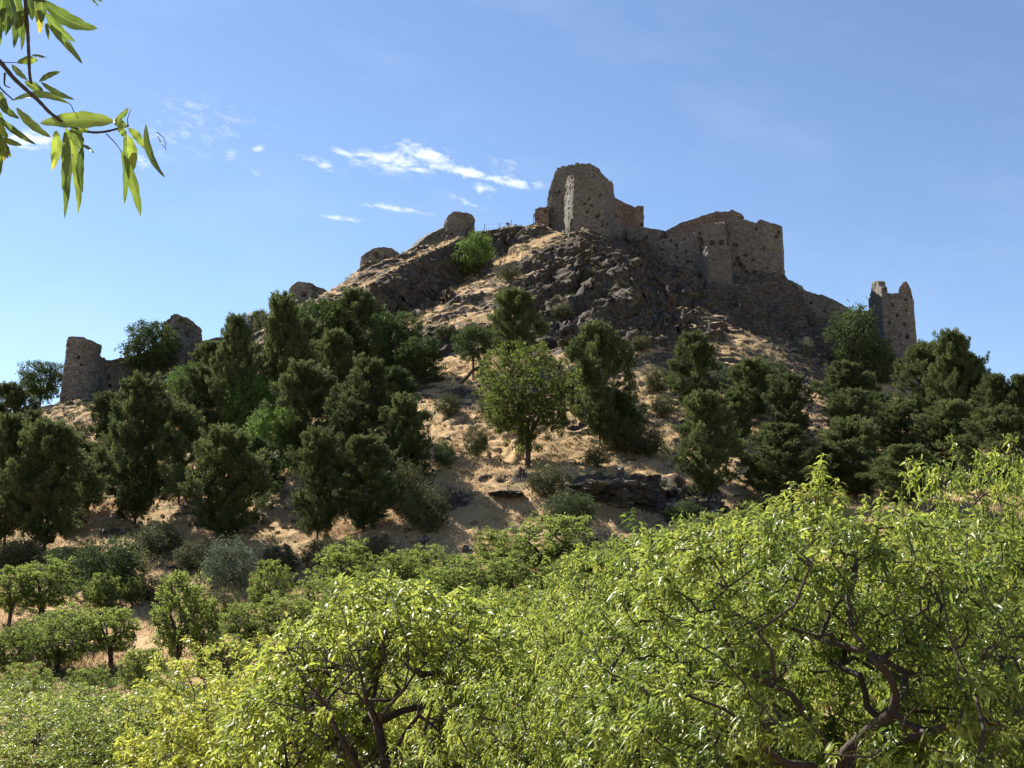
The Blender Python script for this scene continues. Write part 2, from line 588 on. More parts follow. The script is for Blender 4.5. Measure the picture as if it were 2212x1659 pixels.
def rock_mask(px, py):
    v = np.where(py < 760, 0.60, 0.60 - (py - 760) / 260 * 0.33)
    v = np.clip(v, 0.22, 0.60)
    for (bx, by, rx, ry, an, val) in BLOBS:
        a = math.radians(an)
        dx = px - bx
        dy = py - by
        s = (dx * math.cos(a) + dy * math.sin(a)) / rx
        t_ = (-dx * math.sin(a) + dy * math.cos(a)) / ry
        v = v + val * 0.5 * np.exp(-(s * s + t_ * t_) * 1.0)
    return np.clip(v, 0, 1)


def detail(x, y, z):
    """rock ledges, gullies and hummocks added to the smooth hill; returns dz, rock"""
    px, py = project(x, y, z)
    wx = x + 3.0 * fbm(x / 9, y / 9, 3, 31)
    wy = y + 3.0 * fbm(x / 9, y / 9, 3, 47)
    ppx = px + 26 * fbm(x / 5, y / 5, 4, 3)
    ppy = py + 13 * fbm(x / 5, y / 5, 4, 5)
    r = rock_mask(ppx, ppy)
    far = smooth(70, 100, y)
    dz = 0.55 * fbm(x / 14, y / 14, 4, 11) * far + 0.18 * fbm(x / 3, y / 3, 3, 12)
    # strata dipping to the left: gentle backs, steep faces towards the right and the camera
    k = smooth(0.42, 0.80, r) * far
    kk = (0.10 + 0.90 * k) * far
    q1 = (wx * .72 - wy * .69) / 8.5 + 1.1 * fbm(x / 16, y / 16, 4, 61)
    q2 = (wx * .62 - wy * .78) / 3.3 + 1.3 * fbm(x / 7, y / 7, 4, 62)
    q3 = (wx * .35 - wy * .94) / 1.5 + 1.3 * fbm(x / 3, y / 3, 4, 66)
    m1 = .35 + .65 * smooth(-.3, .4, fbm(x / 11, y / 11, 3, 63))
    m2 = .25 + .75 * smooth(-.3, .4, fbm(x / 5, y / 5, 3, 64))
    m3 = .2 + .8 * smooth(-.3, .4, fbm(x / 2.5, y / 2.5, 3, 65))
    dz = dz + kk * (2.9 * m1 * (saw(q1) - .6) + 1.35 * m2 * (saw(q2) - .5)) + (.25 + .75 * k) * far * .5 * m3 * (saw(q3) - .5)
    dz = dz + k * (1.5 * (ridged(wx / 6.5, wy / 4.5, 5, 23) - .2) + 0.8 * ridged(wx / 3.0, wy / 3.0, 4, 21)) + (0.12 + 0.16 * k) * far * fbm(x / 1.1, y / 1.1, 3, 88)
    # small trodden ledges across the grass
    step = 1.25
    q = (z + dz + 1.9 * fbm(wx / 3.8, wy / 5, 4, 163)) / step
    fl = np.floor(q)
    sh = fl + smooth(0.45, 1.0, q - fl)
    dz = dz + (sh - q) * step * 0.80 * far * smooth(-.4, .15, fbm(x / 6, y / 6, 3, 71)) + .22 * far * ridged(wx / 2.2, wy / 2.6, 3, 72)
    keepout = 1.0
    return dz, r


def region_fade(x, y):
    return smooth(200, 130, np.abs(x)) * smooth(330, 250, y) * smooth(-60, -15, y)


def ground_full(x, y):
    x = np.asarray(x, dtype=float)
    y = np.asarray(y, dtype=float)
    xc = np.clip(x, -170, 170)
    yc = np.clip(y, 4, 290)
    z = tps(xc, yc)
    z = z + features(xc, yc)
    fd = region_fade(x, y)
    dz, r = detail(x, y, z)
    z = (z + dz * smooth(8, 20, y)) * fd + (-9 + 3 * fbm(x / 200, y / 200, 3, 9)) * (1 - fd)
    z = z + 3.1 * smooth(5.5, 2.2, y) * fd
    return z, r


def graded(lo, hi, step, outs):
    mid = np.arange(lo, hi + 1e-6, step)
    left, right = [], []
    s = step
    v = lo
    while v > outs[0]:
        s = min(s * 1.12, 120)
        v -= s
        left.append(v)
    s = step
    v = hi
    while v < outs[1]:
        s = min(s * 1.12, 120)
        v += s
        right.append(v)
    return np.concatenate([left[::-1], mid, right])


gx = graded(-98, 98, 0.27, (-2500, 2500))
gy = np.concatenate([graded(-20, 78, 0.9, (-600, 78.1))[:-1], np.arange(78.3, 214, 0.27), graded(214.3, 216, 0.6, (0, 4000))[1:]])
gy = np.unique(gy[gy <= 4200])
gy = gy[np.concatenate([[True], np.diff(gy) > 0.15])]
GX, GY = np.meshgrid(gx, gy)
GZ, GR = ground_full(GX, GY)
nx, ny = len(gx), len(gy)
KR = smooth(.42, .8, GR) * smooth(70, 100, GY)
PX_ = GX + KR * (.9 * fbm(GX / 2.6 + GZ / 2.0, GY / 2.6 - GZ / 1.5, 3, 301) + .25 * vnoise(GX / .7 + GZ / .5, GY / .7, 302))
PY_ = GY + KR * (1.1 * fbm(GX / 2.4 - GZ / 1.6, GY / 2.4 + GZ / 1.8, 3, 303) + .25 * vnoise(GX / .7, GY / .7 + GZ / .5, 304))
idx = np.arange(nx * ny).reshape(ny, nx)
quads = np.stack([idx[:-1, :-1].ravel(), idx[:-1, 1:].ravel(), idx[1:, 1:].ravel(), idx[1:, :-1].ravel()], 1)
me = mesh_np('hill_ground', np.stack([PX_.ravel(), PY_.ravel(), GZ.ravel()], 1), quads=quads, mat=MAT['hill'], smooth=True,
             attrs={'rock': ('POINT', GR.ravel())})
hill = obj('hill_ground', me)
tag(hill, kind='structure')


def gz(x, y):
    """height of the built ground mesh"""
    x = np.asarray(x, dtype=float)
    y = np.asarray(y, dtype=float)
    i = np.clip(np.searchsorted(gx, x) - 1, 0, nx - 2)
    j = np.clip(np.searchsorted(gy, y) - 1, 0, ny - 2)
    fx = (x - gx[i]) / (gx[i + 1] - gx[i])
    fy = (y - gy[j]) / (gy[j + 1] - gy[j])
    return (GZ[j, i] * (1 - fx) + GZ[j, i + 1] * fx) * (1 - fy) + (GZ[j + 1, i] * (1 - fx) + GZ[j + 1, i + 1] * fx) * fy


def hit(px, py):
    a, b = ray(px, py)
    d = np.arange(28, 240, 0.2)
    g = gz(a * d, d)
    below = np.nonzero(g >= b * d)[0]
    if len(below) == 0:
        k = int(np.argmin(b * d - g + (d < 60) * 50))
        return d[k]
    return d[below[0]]


# ------------------------------------------------------------------ masonry
def resample(P, cell):
    """P: list of tuples; first two are plan x, y. Linear resample at spacing cell"""
    P = np.array(P, dtype=float)
    seg = np.hypot(np.diff(P[:, 0]), np.diff(P[:, 1]))
    s = np.concatenate([[0], np.cumsum(seg)])
    m = max(2, int(round(s[-1] / cell)) + 1)
    t = np.linspace(0, s[-1], m)
    return t, np.stack([np.interp(t, s, P[:, k]) for k in range(P.shape[1])], 1)


def make_holes(count, s0, s1, z0, z1, rng):
    return [(rng.uniform(s0, s1), rng.uniform(z0, z1), rng.uniform(0.14, 0.32)) for _ in range(count)]


def relief(s, z, seed, holes):
    """depth of the masonry face, positive outwards"""
    d = 0.09 * fbm(s / 3.5, z / 2.5, 3, seed) + 0.07 * vnoise(np.floor(s / 0.5 + .5 * np.floor(z / .35)) * 1.37, np.floor(z / 0.35) * 1.7 + .5, seed + 5) + 0.05 * vnoise(s / .3, z / .3, seed + 8)
    er = smooth(0.35, 0.75, fbm(s / 2.6, z / 1.9, 4, seed + 13))
    d = d - 0.2 * er
    for (hs, hz, hr) in holes:
        q = ((s - hs) / hr) ** 2 + ((z - hz) / (hr * 1.1)) ** 2
        d = d - 0.8 * np.exp(-q ** 4 * 1.6)
    return d


def wall(front, thick, mat, name, parent, seed=1, cell=0.24, holes=8, rag=0.35, batter=0.0, back_drop=0.0, hole_list=None, foot=3.0):
    """front: (px, depth, py_top, py_base) from left to right; a solid ruined wall with a ragged top"""
    rng = random.Random(seed)
    P = []
    for (px, D, pt, pb) in front:
        top = W(px, pt, D)
        base = W(px, pb, D)
        mid = W(px, (pt + pb) / 2, D)
        P.append((mid.x, D, top.z, base.z - foot))
    s, Q = resample(P, cell)
    x, y, zt, zb = Q.T
    zt = zt + rag * 0.6 * vnoise(np.floor(s / 0.75) * 1.7, s * 0 + seed + .5, seed) + rag * 0.3 * vnoise(np.floor(s / 0.3) * 1.7, s * 0 + seed + .5, seed) + rag * .25 * fbm(s / 2.2, s * 0 + seed, 3, seed + 2)
    dx = np.gradient(x, s)
    dy = np.gradient(y, s)
    l = np.hypot(dx, dy)
    nxx, nyy = dy / l, -dx / l       # towards the camera for left to right paths
    nxx = np.convolve(np.pad(nxx, 1, 'edge'), [.25, .5, .25], 'valid')
    nyy = np.convolve(np.pad(nyy, 1, 'edge'), [.25, .5, .25], 'valid')
    H = float(np.max(zt - zb))
    nr = max(3, int(H / cell) + 1)
    t = np.linspace(0, 1, nr)[:, None]
    Zf = zb[None] + t * (zt - zb)[None]
    S = np.repeat(s[None], nr, 0)
    hl = make_holes(holes, s[0] + .5, s[-1] - .5, float(np.min(zb)) + foot + .5, float(np.max(zt)) - 0.7, rng)
    if hole_list:
        for (hpx, hpy, hr) in hole_list:
            k = int(np.argmin(np.abs((x / y) - ray(hpx, hpy)[0])))
            hl.append((s[k], ray(hpx, hpy)[1] * y[k], hr * .5))
    d = relief(S, Zf, seed, hl)
    d = d + batter * (1 - t)
    edge = np.minimum(S - s[0], s[-1] - S)
    Xf = x[None] + nxx[None] * d
    Yf = y[None] + nyy[None] * d
    # ends wander in plan so the corners are not ruler straight
    wig = 0.22 * (vnoise(Zf / 0.8, Zf * 0 + 3, seed + 40)) * np.exp(-edge / 0.6) * rag / 0.35
    Xf = Xf + wig * (dx / l)[None]
    Zb_ = Zf - back_drop
    Xb = x[None] - nxx[None] * (thick + 0.2 * fbm(S / 3, Zf / 3, 2, seed + 4))
    Yb = y[None] - nyy[None] * thick + 0 * Zf
    Zb_ = Zb_[::-1]
    Xb = Xb[::-1]
    Yb = Yb[::-1]
    V = np.concatenate([np.stack([Xf, Yf, Zf], -1), np.stack([Xb, Yb, Zb_], -1)], 0)
    R, m = V.shape[:2]
    ii = np.arange(R * m).reshape(R, m)
    q = np.stack([ii[:-1, :-1].ravel(), ii[:-1, 1:].ravel(), ii[1:, 1:].ravel(), ii[1:, :-1].ravel()], 1)
    caps = []
    for c, flip in ((0, True), (m - 1, False)):
        a = ii[:nr - 1, c]
        b = ii[1:nr, c]
        a2 = ii[::-1, c][:nr - 1]
        b2 = ii[::-1, c][1:nr]
        f = np.stack([a, b, b2, a2], 1)[:-1]
        caps.append(f[:, ::-1] if flip else f)
    org = V.reshape(-1, 3).mean(0)
    q = np.concatenate([q] + caps)
    me = mesh_np(name, V.reshape(-1, 3), quads=q, mat=mat)
    return obj(name, me, parent)


def round_tower(outline, D, base_py, depth_ratio, mat, name, parent, seed=1, cell=0.24, holes=8, rag=0.35, batter=0.25, square=False, thick=1.2, hollow=1.5, hole_list=None, rot=0.0):
    """outline: silhouette top (px, py) from left to right"""
    rng = random.Random(seed)
    pxl, pxr = outline[0][0], outline[-1][0]
    ox = np.array([ray(p[0], p[1])[0] * D for p in outline])
    oz = np.array([ray(p[0], p[1])[1] * D for p in outline])
    cx = (ox[0] + ox[-1]) / 2
    rx = (ox[-1] - ox[0]) / 2
    ry = rx * depth_ratio
    zb = ray((pxl + pxr) / 2, base_py)[1] * D - 3
    zmax = oz.max()
    per = 2 * math.pi * (rx + ry) / 2
    m = int(per / cell)
    ang = np.linspace(0, 2 * math.pi, m, endpoint=False)
    ca, sa = np.cos(ang), np.sin(ang)
    if square:
        c, s_ = np.cos(ang), np.sin(ang)
        k = 1 / np.maximum(np.abs(c * math.cos(rot) + s_ * math.sin(rot)), np.abs(-c * math.sin(rot) + s_ * math.cos(rot)))
        ca, sa = c * k, s_ * k
        w = np.max(ca)
        ca = ca / w
        sa = sa / w
    yc = D + ry
    xs = cx + rx * ca
    zt = np.interp(xs, ox, oz)
    S = ang * rx
    zt = zt + rag * 0.6 * vnoise(np.floor(S / 0.75) * 1.7, S * 0 + seed + .5, seed) + rag * 0.3 * vnoise(np.floor(S / 0.3) * 1.7, S * 0 + seed + .5, seed) + rag * .2 * fbm(S / 2, S * 0 + seed, 3, seed + 2)
    nr = max(4, int((zmax - zb) / cell) + 1)
    t = np.linspace(0, 1, nr)[:, None]
    Z = zb + t * (zt - zb)[None]
    SS = np.repeat(S[None], nr, 0)
    hl = make_holes(holes, math.pi * rx, 2 * math.pi * rx, zb + 3.5, zmax - 1, rng)
    if hole_list:
        for (hpx, hpy, hr) in hole_list:
            c_ = np.clip((ray(hpx, hpy)[0] * D - cx) / rx, -1, 1)
            hl.append(((2 * math.pi - math.acos(c_)) * rx, ray(hpx, hpy)[1] * D, hr))
    d = relief(SS, Z, seed, hl) + batter * (1 - (Z - zb) / (zmax - zb)) * 1.5
    X = cx + (rx + d) * ca[None]
    Y = yc + (ry + d) * sa[None]
    rows = [np.stack([X, Y, Z], -1)]
    for (ins, dz) in ((thick * 0.3, 0.0), (thick * 0.8, 0.05), (thick, -hollow), (thick + .6 * (min(rx, ry) - thick), -hollow - .3)):
        rows.append(np.stack([cx + (rx - ins) * ca, yc + (ry - ins) * sa, zt + dz + 0.1 * np.sin(ang * 9)], -1)[None])
    V = np.concatenate(rows, 0)
    R = V.shape[0]
    ii = np.arange(R * m).reshape(R, m)
    i2 = np.roll(ii, -1, 1)
    q = np.stack([ii[:-1].ravel(), i2[:-1].ravel(), i2[1:].ravel(), ii[1:].ravel()], 1)
    vv = np.concatenate([V.reshape(-1, 3), [[cx, yc, zmax - hollow - 1.2]]])
    tris = np.stack([ii[-1], i2[-1], np.full(m, len(vv) - 1)], 1)
    me = mesh_np(name, vv, quads=q, tris=tris, mat=mat)
    return obj(name, me, parent)


def castle_root(name, px, py, D, label, cat, group=None):
    p = W(px, py, D)
    r = empty(name, (0, 0, 0))
    return tag(r, label, cat, group)


S, SR, SG = MAT['stone'], MAT['stone_red'], MAT['stone_grey']
TG = 'ruined wall towers along the ridge'

# leftmost round tower
r = castle_root('wall_tower', 165, 870, 158, 'tall intact round stone tower standing at the far left end of the ridge', 'tower', TG)
round_tower([(134, 731), (140, 728), (153, 726), (180, 729), (201, 735), (205, 738)], 155, 872, 0.9, S, 'tower_wall', r, 3, holes=9, rag=.3, batter=.35)
wall([(198, 156, 757, 868), (207, 157, 760, 868), (220, 158, 771, 865), (231, 159, 780, 862)], 2.0, S, 'broken_wall_stub', r, 4, holes=2, rag=.4)
r = castle_root('curtain_wall', 250, 840, 160, 'long low broken wall joining the far left round tower to the arched ruin', 'wall', 'lengths of ruined castle wall')
wall([(222, 160, 776, 872), (245, 160.5, 774, 862), (272, 161, 768, 850), (310, 163, 764, 835), (352, 165, 760, 822)], 1.6, S, 'wall_body', r, 5, holes=16, rag=.6)
# second tower with holes
r = castle_root('wall_tower', 390, 790, 166, 'ruined rounded tower pierced by a row of dark holes behind a bushy tree', 'tower', TG)
round_tower([(346, 694), (350, 689), (363, 684), (383, 675), (387, 682), (410, 688), (422, 700), (430, 707)], 165, 790, 0.5, S, 'tower_wall', r, 6, holes=3, rag=.35,
            hole_list=[(392, 699, .75), (405, 709, .8), (414, 721, .7), (357, 691, .9), (404, 723, .4), (428, 737, .45)])
wall([(384, 162, 779, 812), (410, 162.5, 774, 806), (450, 163, 770, 800)], 1.2, S, 'low_front_wall', r, 8, holes=8, rag=.25)
r = castle_root('curtain_wall', 470, 760, 167, 'short level stretch of wall between the holed tower and a tall pine', 'wall', 'lengths of ruined castle wall')
wall([(428, 168, 738, 790), (468, 169, 730, 785), (500, 171, 722, 760)], 1.4, S, 'wall_body', r, 9, holes=3, rag=.2)
r = castle_root('wall_fragment', 545, 720, 171, 'jagged upright wall fragment showing just behind the pine tops', 'wall', 'lengths of ruined castle wall')
wall([(525, 171, 716, 745), (533, 171, 700, 740), (541, 171, 684, 735), (548, 171.5, 672, 730), (566, 172, 671, 725), (580, 173, 684, 722)], 1.6, S, 'wall_body', r, 10, holes=2, rag=.4)
r = castle_root('wall_tower', 665, 650, 178, 'squat stone tower with a peaked crumbling top just above the pines', 'tower', TG)
round_tower([(620, 620), (622, 617), (643, 607), (667, 610), (697, 620), (706, 627)], 176, 662, 0.7, S, 'tower_wall', r, 11, holes=4, rag=.3, hole_list=[(681, 622, .5)])
r = castle_root('wall_tower', 820, 575, 188, 'low dome shaped ruined tower on the bare grassy shoulder', 'tower', TG)
round_tower([(777, 551), (790, 543), (808, 536), (829, 533), (846, 535), (858, 542), (864, 547)], 187.5, 584, 0.6, S, 'tower_wall', r, 12, holes=5, rag=.2, hole_list=[(813, 549, .45)])
r = castle_root('curtain_wall', 910, 550, 192, 'stepped ruined wall climbing the ridge to the small flat topped tower', 'wall', 'lengths of ruined castle wall')
wall([(868, 192.5, 551, 560), (889, 194, 536, 555), (903, 195, 527, 549), (919, 196.5, 511, 544), (938, 198, 501, 537), (960, 199.5, 491, 529)], 1.5, S, 'wall_body', r, 13, holes=5, rag=.35, hole_list=[(948, 506, .4)])
r = castle_root('wall_tower', 990, 515, 200, 'small flat topped tower beside the wire fence left of the keep', 'tower', TG)
round_tower([(957, 474), (964, 467), (978, 457), (1011, 457), (1020, 461), (1024, 466)], 199, 522, 0.8, S, 'tower_wall', r, 14, holes=6, rag=.3, batter=.05)

# keep
r = castle_root('castle_keep', 1250, 520, 203, 'massive ruined keep with crumbling domed outline on the hill summit', 'castle keep')
wall([(1181, 209, 427, 505), (1186, 208.5, 408, 505), (1191, 208, 392, 506), (1198, 207.5, 374, 508), (1206, 207, 362, 510), (1221, 206, 357.5, 512),
      (1240, 205.2, 354, 516), (1257, 204.6, 352, 518), (1276, 204.2, 353, 520), (1290, 204.6, 362, 522), (1304, 205.4, 374, 522), (1317, 206.6, 387, 522), (1325, 208, 398, 522), (1329, 210, 420, 522)],
     2.6, S, 'shell_wall', r, 21, holes=10, rag=.45, batter=.5, hole_list=[(1205, 420, .4), (1197, 455, .35), (1215, 440, .35)])
wall([(1222, 203.5, 390, 526), (1226, 202.2, 384, 528), (1230, 200, 379, 536), (1240, 198.2, 378, 540), (1270, 197.8, 380, 542), (1300, 198.3, 388, 540), (1317, 200.5, 398, 534), (1326, 205.5, 412, 528)],
     3.0, S, 'front_buttress', r, 22, holes=20, rag=.3, batter=.7, hole_list=[(1300, 421, .5), (1272, 429, .5), (1278, 445, .45), (1262, 441, .55), (1267, 458, .4), (1300, 480, .5)])
wall([(1154.5, 207, 453, 500), (1168, 206.8, 448, 502), (1185, 206.5, 446, 504)], 4.0, SR, 'left_wing_wall', r, 23, holes=2, rag=.25)
wall([(1316, 213, 422, 510), (1331, 212, 428, 508), (1352, 211, 438, 506), (1372, 210, 446, 505), (1380, 210, 444, 504), (1392, 210, 445, 503)], 1.6, SR, 'right_wing_wall', r, 24, holes=2, rag=.2)
wall([(1296, 201.5, 440, 530), (1312, 201.8, 446, 530), (1326, 202.4, 455, 530), (1338, 203, 470, 530), (1350, 203.6, 492, 530), (1364, 204, 514, 530)], 3.0, S, 'sloping_skirt', r, 25, holes=8, rag=.4, batter=.9)
wall([(1207, 204.5, 497, 524), (1219, 200.5, 498, 536), (1228, 199, 480, 540), (1234, 198.2, 470, 542)], 2.0, S, 'flared_foot', r, 27, holes=3, rag=.4, batter=1.0)

# great hall
r = castle_root('great_hall_ruin', 1600, 600, 195, 'large square roofless hall with gabled wall tops right of the keep', 'castle building')
wall([(1437, 209, 497, 530), (1478, 207, 479, 560), (1515, 205, 467, 560), (1549, 203.5, 457, 560), (1577, 202, 457, 570), (1584, 201.6, 453, 570), (1592, 201.3, 455, 575), (1594, 201, 466, 575)],
     1.6, SR, 'rear_gable_wall', r, 31, holes=4, rag=.2)
wall([(1560, 195.8, 480, 610), (1572, 195.2, 476, 610), (1592, 194.8, 466, 606), (1612, 194.6, 473, 604), (1636, 194.6, 481, 604), (1641, 194.6, 476, 604), (1646, 194.6, 474, 604), (1668, 194.8, 481, 604), (1689, 195, 487, 606), (1691.5, 199, 489, 606), (1690, 206, 492, 606)],
     1.6, S, 'main_wall', r, 32, holes=14, rag=.22, batter=.25,
     hole_list=[(1683, 500, .55), (1678, 510, .5), (1634, 494, .5), (1612, 551, .6), (1626, 562, .55), (1628, 588, .6), (1642, 595, .6), (1655, 590, .5), (1648, 535, .35), (1584, 528, .4), (1590, 560, .9), (1596, 572, 1.0), (1603, 580, 1.0), (1610, 588, .8)])
wall([(1508, 193.5, 487, 596), (1520, 193, 485, 600), (1540, 192.7, 482, 606), (1567, 192.6, 481, 610), (1570, 195.5, 481, 610)], 2.0, S, 'middle_wall', r, 33, holes=6, rag=.3, batter=.3,
     hole_list=[(1512, 530, 1.1), (1514, 540, 1.1), (1512, 519, .9), (1540, 528, .8), (1556, 524, .7), (1510, 505, .8)])
wall([(1519, 190.5, 533, 622), (1530, 189.3, 531, 624), (1550, 189, 530, 624), (1576, 188.8, 531, 624), (1578, 192, 531, 624)], 2.5, SG, 'square_buttress', r, 34, holes=0, rag=.12, batter=.7)
r = castle_root('curtain_wall', 1430, 560, 198, 'wide dark curtain wall running between the keep and the great hall', 'wall', 'lengths of ruined castle wall')
wall([(1355, 202, 489, 545), (1380, 200.5, 489, 560), (1410, 198.5, 492, 575), (1439, 196.5, 499, 592), (1475, 195, 502, 600), (1512, 193.6, 503, 606)], 2.2, S, 'wall_body', r, 35, holes=16, rag=.35, batter=.4,
     hole_list=[(1393, 515, .8), (1396, 512, .6), (1430, 540, .5), (1481, 543, .5), (1463, 536, .5), (1450, 520, .5)])
r = castle_root('curtain_wall', 1760, 690, 186, 'long descending curtain wall from the great hall to the big bush', 'wall', 'lengths of ruined castle wall')
wall([(1668, 193.5, 600, 655), (1693, 192.5, 601, 665), (1707, 191.5, 606, 680), (1721, 190.5, 614, 692), (1726, 190, 622, 696), (1750, 189, 629, 703), (1775, 188, 635, 708), (1790, 187.2, 641, 712), (1808, 186.5, 649, 722), (1830, 185.5, 662, 735)],
     1.8, S, 'wall_body', r, 36, holes=34, rag=.35, batter=.3, hole_list=[(1765, 700, .9)])
r = castle_root('curtain_wall', 1865, 700, 184, 'short low wall stub joined to the left side of the square watchtower', 'wall', 'lengths of ruined castle wall')
wall([(1826, 186.5, 668, 740), (1848, 186, 673, 750), (1886, 185.5, 672, 770)], 1.6, S, 'wall_body', r, 37, holes=5, rag=.2)

# square watchtower on the right
r = castle_root('square_watchtower', 1940, 810, 181, 'tall square watchtower with two horn like broken corners on the right slope', 'tower')
wall([(1884, 187.5, 636, 800), (1887, 186.5, 626, 800), (1889.5, 185.8, 610, 800), (1896, 184.2, 608, 805), (1902, 182.8, 609, 805), (1904, 182.4, 619, 808), (1909, 181.3, 622, 810),
      (1917, 181.2, 625, 812), (1921, 181.1, 634, 812), (1932, 181, 633, 814), (1946, 181, 632, 814), (1960, 181, 634, 814), (1971, 181.2, 640, 812), (1977, 181.6, 648, 810), (1978.5, 184, 648, 806), (1977, 187.5, 646, 800)],
     1.3, S, 'tower_wall', r, 41, holes=12, rag=.28, batter=.35, foot=7,
     hole_list=[(1929, 659, .5), (1958, 669, .45), (1939, 681, .5), (1923, 698, .45), (1953, 702, .4), (1941, 727, .4), (1960, 728, .4)])
wall([(1946, 187.3, 634, 800), (1949, 187, 619, 800), (1958, 186.9, 609, 800), (1967, 186.8, 609, 800), (1969, 186.7, 617, 800), (1972, 186.6, 624, 800), (1975, 186.5, 640, 800)], 1.0, SR, 'broken_corner', r, 42, holes=0, rag=.2)
wall([(1884, 188.6, 640, 800), (1905, 188.6, 640, 800), (1946, 188.6, 640, 800), (1976, 188.6, 640, 800)], 1.0, S, 'rear_wall', r, 43, holes=0, rag=.3)


# ------------------------------------------------------------------ tubes, leaves, trees
def tubes(segs, sides=6):
    """segs: array of (p0, p1, r0, r1) -> verts, quads"""
    p0 = np.array([s[0] for s in segs], float)
    p1 = np.array([s[1] for s in segs], float)
    r0 = np.array([s[2] for s in segs], float)
    r1 = np.array([s[3] for s in segs], float)
    d = p1 - p0
    ln = np.linalg.norm(d, axis=1, keepdims=True)
    d = d / np.maximum(ln, 1e-6)
    ref = np.where(np.abs(d[:, 2:3]) > 0.9, np.array([[1.0, 0, 0]]), np.array([[0, 0, 1.0]]))
    a = np.cross(d, ref)
    a /= np.linalg.norm(a, axis=1, keepdims=True)
    b = np.cross(d, a)
    th = np.arange(sides) / sides * 2 * math.pi
    ring = a[:, None] * np.cos(th)[None, :, None] + b[:, None] * np.sin(th)[None, :, None]
    V0 = p0[:, None] + ring * r0[:, None, None]
    V1 = (p1 + d * r1[:, None] * 0.3)[:, None] + ring * r1[:, None, None]
    V2 = (p1 + d * r1[:, None] * 0.75)[:, None] + ring * (r1 * .72)[:, None, None]
    V3 = (p1 + d * r1[:, None] * 0.95)[:, None] + ring * (r1 * .15)[:, None, None]
    V = np.stack([V0, V1, V2, V3], 1).reshape(-1, 3)
    k = np.arange(len(p0))[:, None, None] * 4 * sides + np.arange(3)[None, :, None] * sides
    i = np.arange(sides)[None, None]
    j = (i + 1) % sides
    q = np.stack([k + i, k + j, k + sides + j, k + sides + i], -1).reshape(-1, 4)
    return V, q


def unit(v):
    return v / np.maximum(np.linalg.norm(v, axis=-1, keepdims=True), 1e-9)


def leaves(base, d, nrm, length, width, var, kind='quad', droop=0.0):
    """leaf blades: base points, directions, face normals. Returns verts, quads, tris, var per face"""
    n_ = len(base)
    d = unit(d)
    side = unit(np.cross(d, nrm))
    up = np.cross(side, d)
    L_ = length[:, None]
    Wd = width[:, None]
    if kind == 'quad':
        tip = base + d * L_ + np.array([[0, 0, -1.0]]) * L_ * droop
        m1 = base + d * L_ * 0.45
        V = np.stack([base, m1 - side * Wd / 2, tip, m1 + side * Wd / 2], 1).reshape(-1, 3)
        k = np.arange(n_)[:, None] * 4
        q = k + np.array([[0, 1, 2, 3]])
        return V, q, None, var
    if kind == 'tri':
        tip = base + d * L_
        V = np.stack([base - side * Wd / 2, base + side * Wd / 2, tip], 1).reshape(-1, 3)
        k = np.arange(n_)[:, None] * 3
        return V, None, k + np.array([[0, 1, 2]]), var
    # fine: folded, bent blade
    dn = np.array([[0, 0, -1.0]])
    rows = []
    ts = (0.0, 0.33, 0.68, 1.0)
    ws = (0.0, 1.0, 0.72, 0.0)
    for t_, w_ in zip(ts, ws):
        c = base + d * L_ * t_ + dn * L_ * droop * t_ * t_
        if w_ == 0:
            rows.append(c[:, None])
        else:
            f = up * Wd * 0.16 * w_
            rows.append(np.stack([c - side * Wd / 2 * w_ + f, c, c + side * Wd / 2 * w_ + f], 1))
    V = np.concatenate(rows, 1).reshape(-1, 3)      # 1+3+3+1 = 8
    k = np.arange(n_)[:, None] * 8
    q = np.concatenate([k + np.array([[1, 2, 5, 4]]), k + np.array([[2, 3, 6, 5]])])
    t3 = np.concatenate([k + np.array([[0, 2, 1]]), k + np.array([[0, 3, 2]]), k + np.array([[4, 5, 7]]), k + np.array([[5, 6, 7]])])
    return V, q, t3, np.concatenate([var] * 6)


def grow(nodes, parents, targets, jitter, rng, maxlen=None):
    """attach each target to the nearest node, with a bent mid point"""
    nodes = [np.array(p, float) for p in nodes]
    parents = list(parents)
    arr = np.array(nodes)
    buf = np.zeros((len(nodes) + 3 * len(targets) + 5, 3))
    buf[:len(nodes)] = arr
    cnt = len(nodes)
    tips = []
    for t_ in targets:
        dd = buf[:cnt] - t_
        dist = np.sqrt((dd ** 2).sum(1)) + 0.35 * np.maximum(0, buf[:cnt, 2] - t_[2])
        k = int(np.argmin(dist))
        p = buf[k].copy()
        L_ = np.linalg.norm(t_ - p)
        if L_ > 0.15:
            mid = (p + t_) / 2 + rng.normal(0, jitter * L_, 3) + np.array([0, 0, -0.04 * L_])
            buf[cnt] = mid
            parents.append(k)
            cnt += 1
            k = cnt - 1
        buf[cnt] = t_
        parents.append(k)
        cnt += 1
        tips.append(cnt - 1)
    return buf[:cnt], np.array(parents), tips


def branch_mesh(P, par, r_tip, r_base_exp=2.3, rmax=0.3, sides=6, minr=0.0):
    n_ = len(P)
    w = np.zeros(n_)
    ch = np.zeros(n_)
    for i in range(n_ - 1, 0, -1):
        if par[i] >= 0:
            ch[par[i]] += 1
    w = np.where(ch == 0, 1.0, 0.0)
    for i in range(n_ - 1, 0, -1):
        if par[i] >= 0:
            w[par[i]] += w[i]
    rad = np.minimum(r_tip * np.maximum(w, 1) ** (1 / r_base_exp), rmax)
    segs = []
    for i in range(1, n_):
        if par[i] < 0:
            continue
        if rad[i] < minr:
            continue
        segs.append((P[par[i]], P[i], min(rad[par[i]], rad[i] * 1.5), rad[i]))
    return tubes(segs, sides)


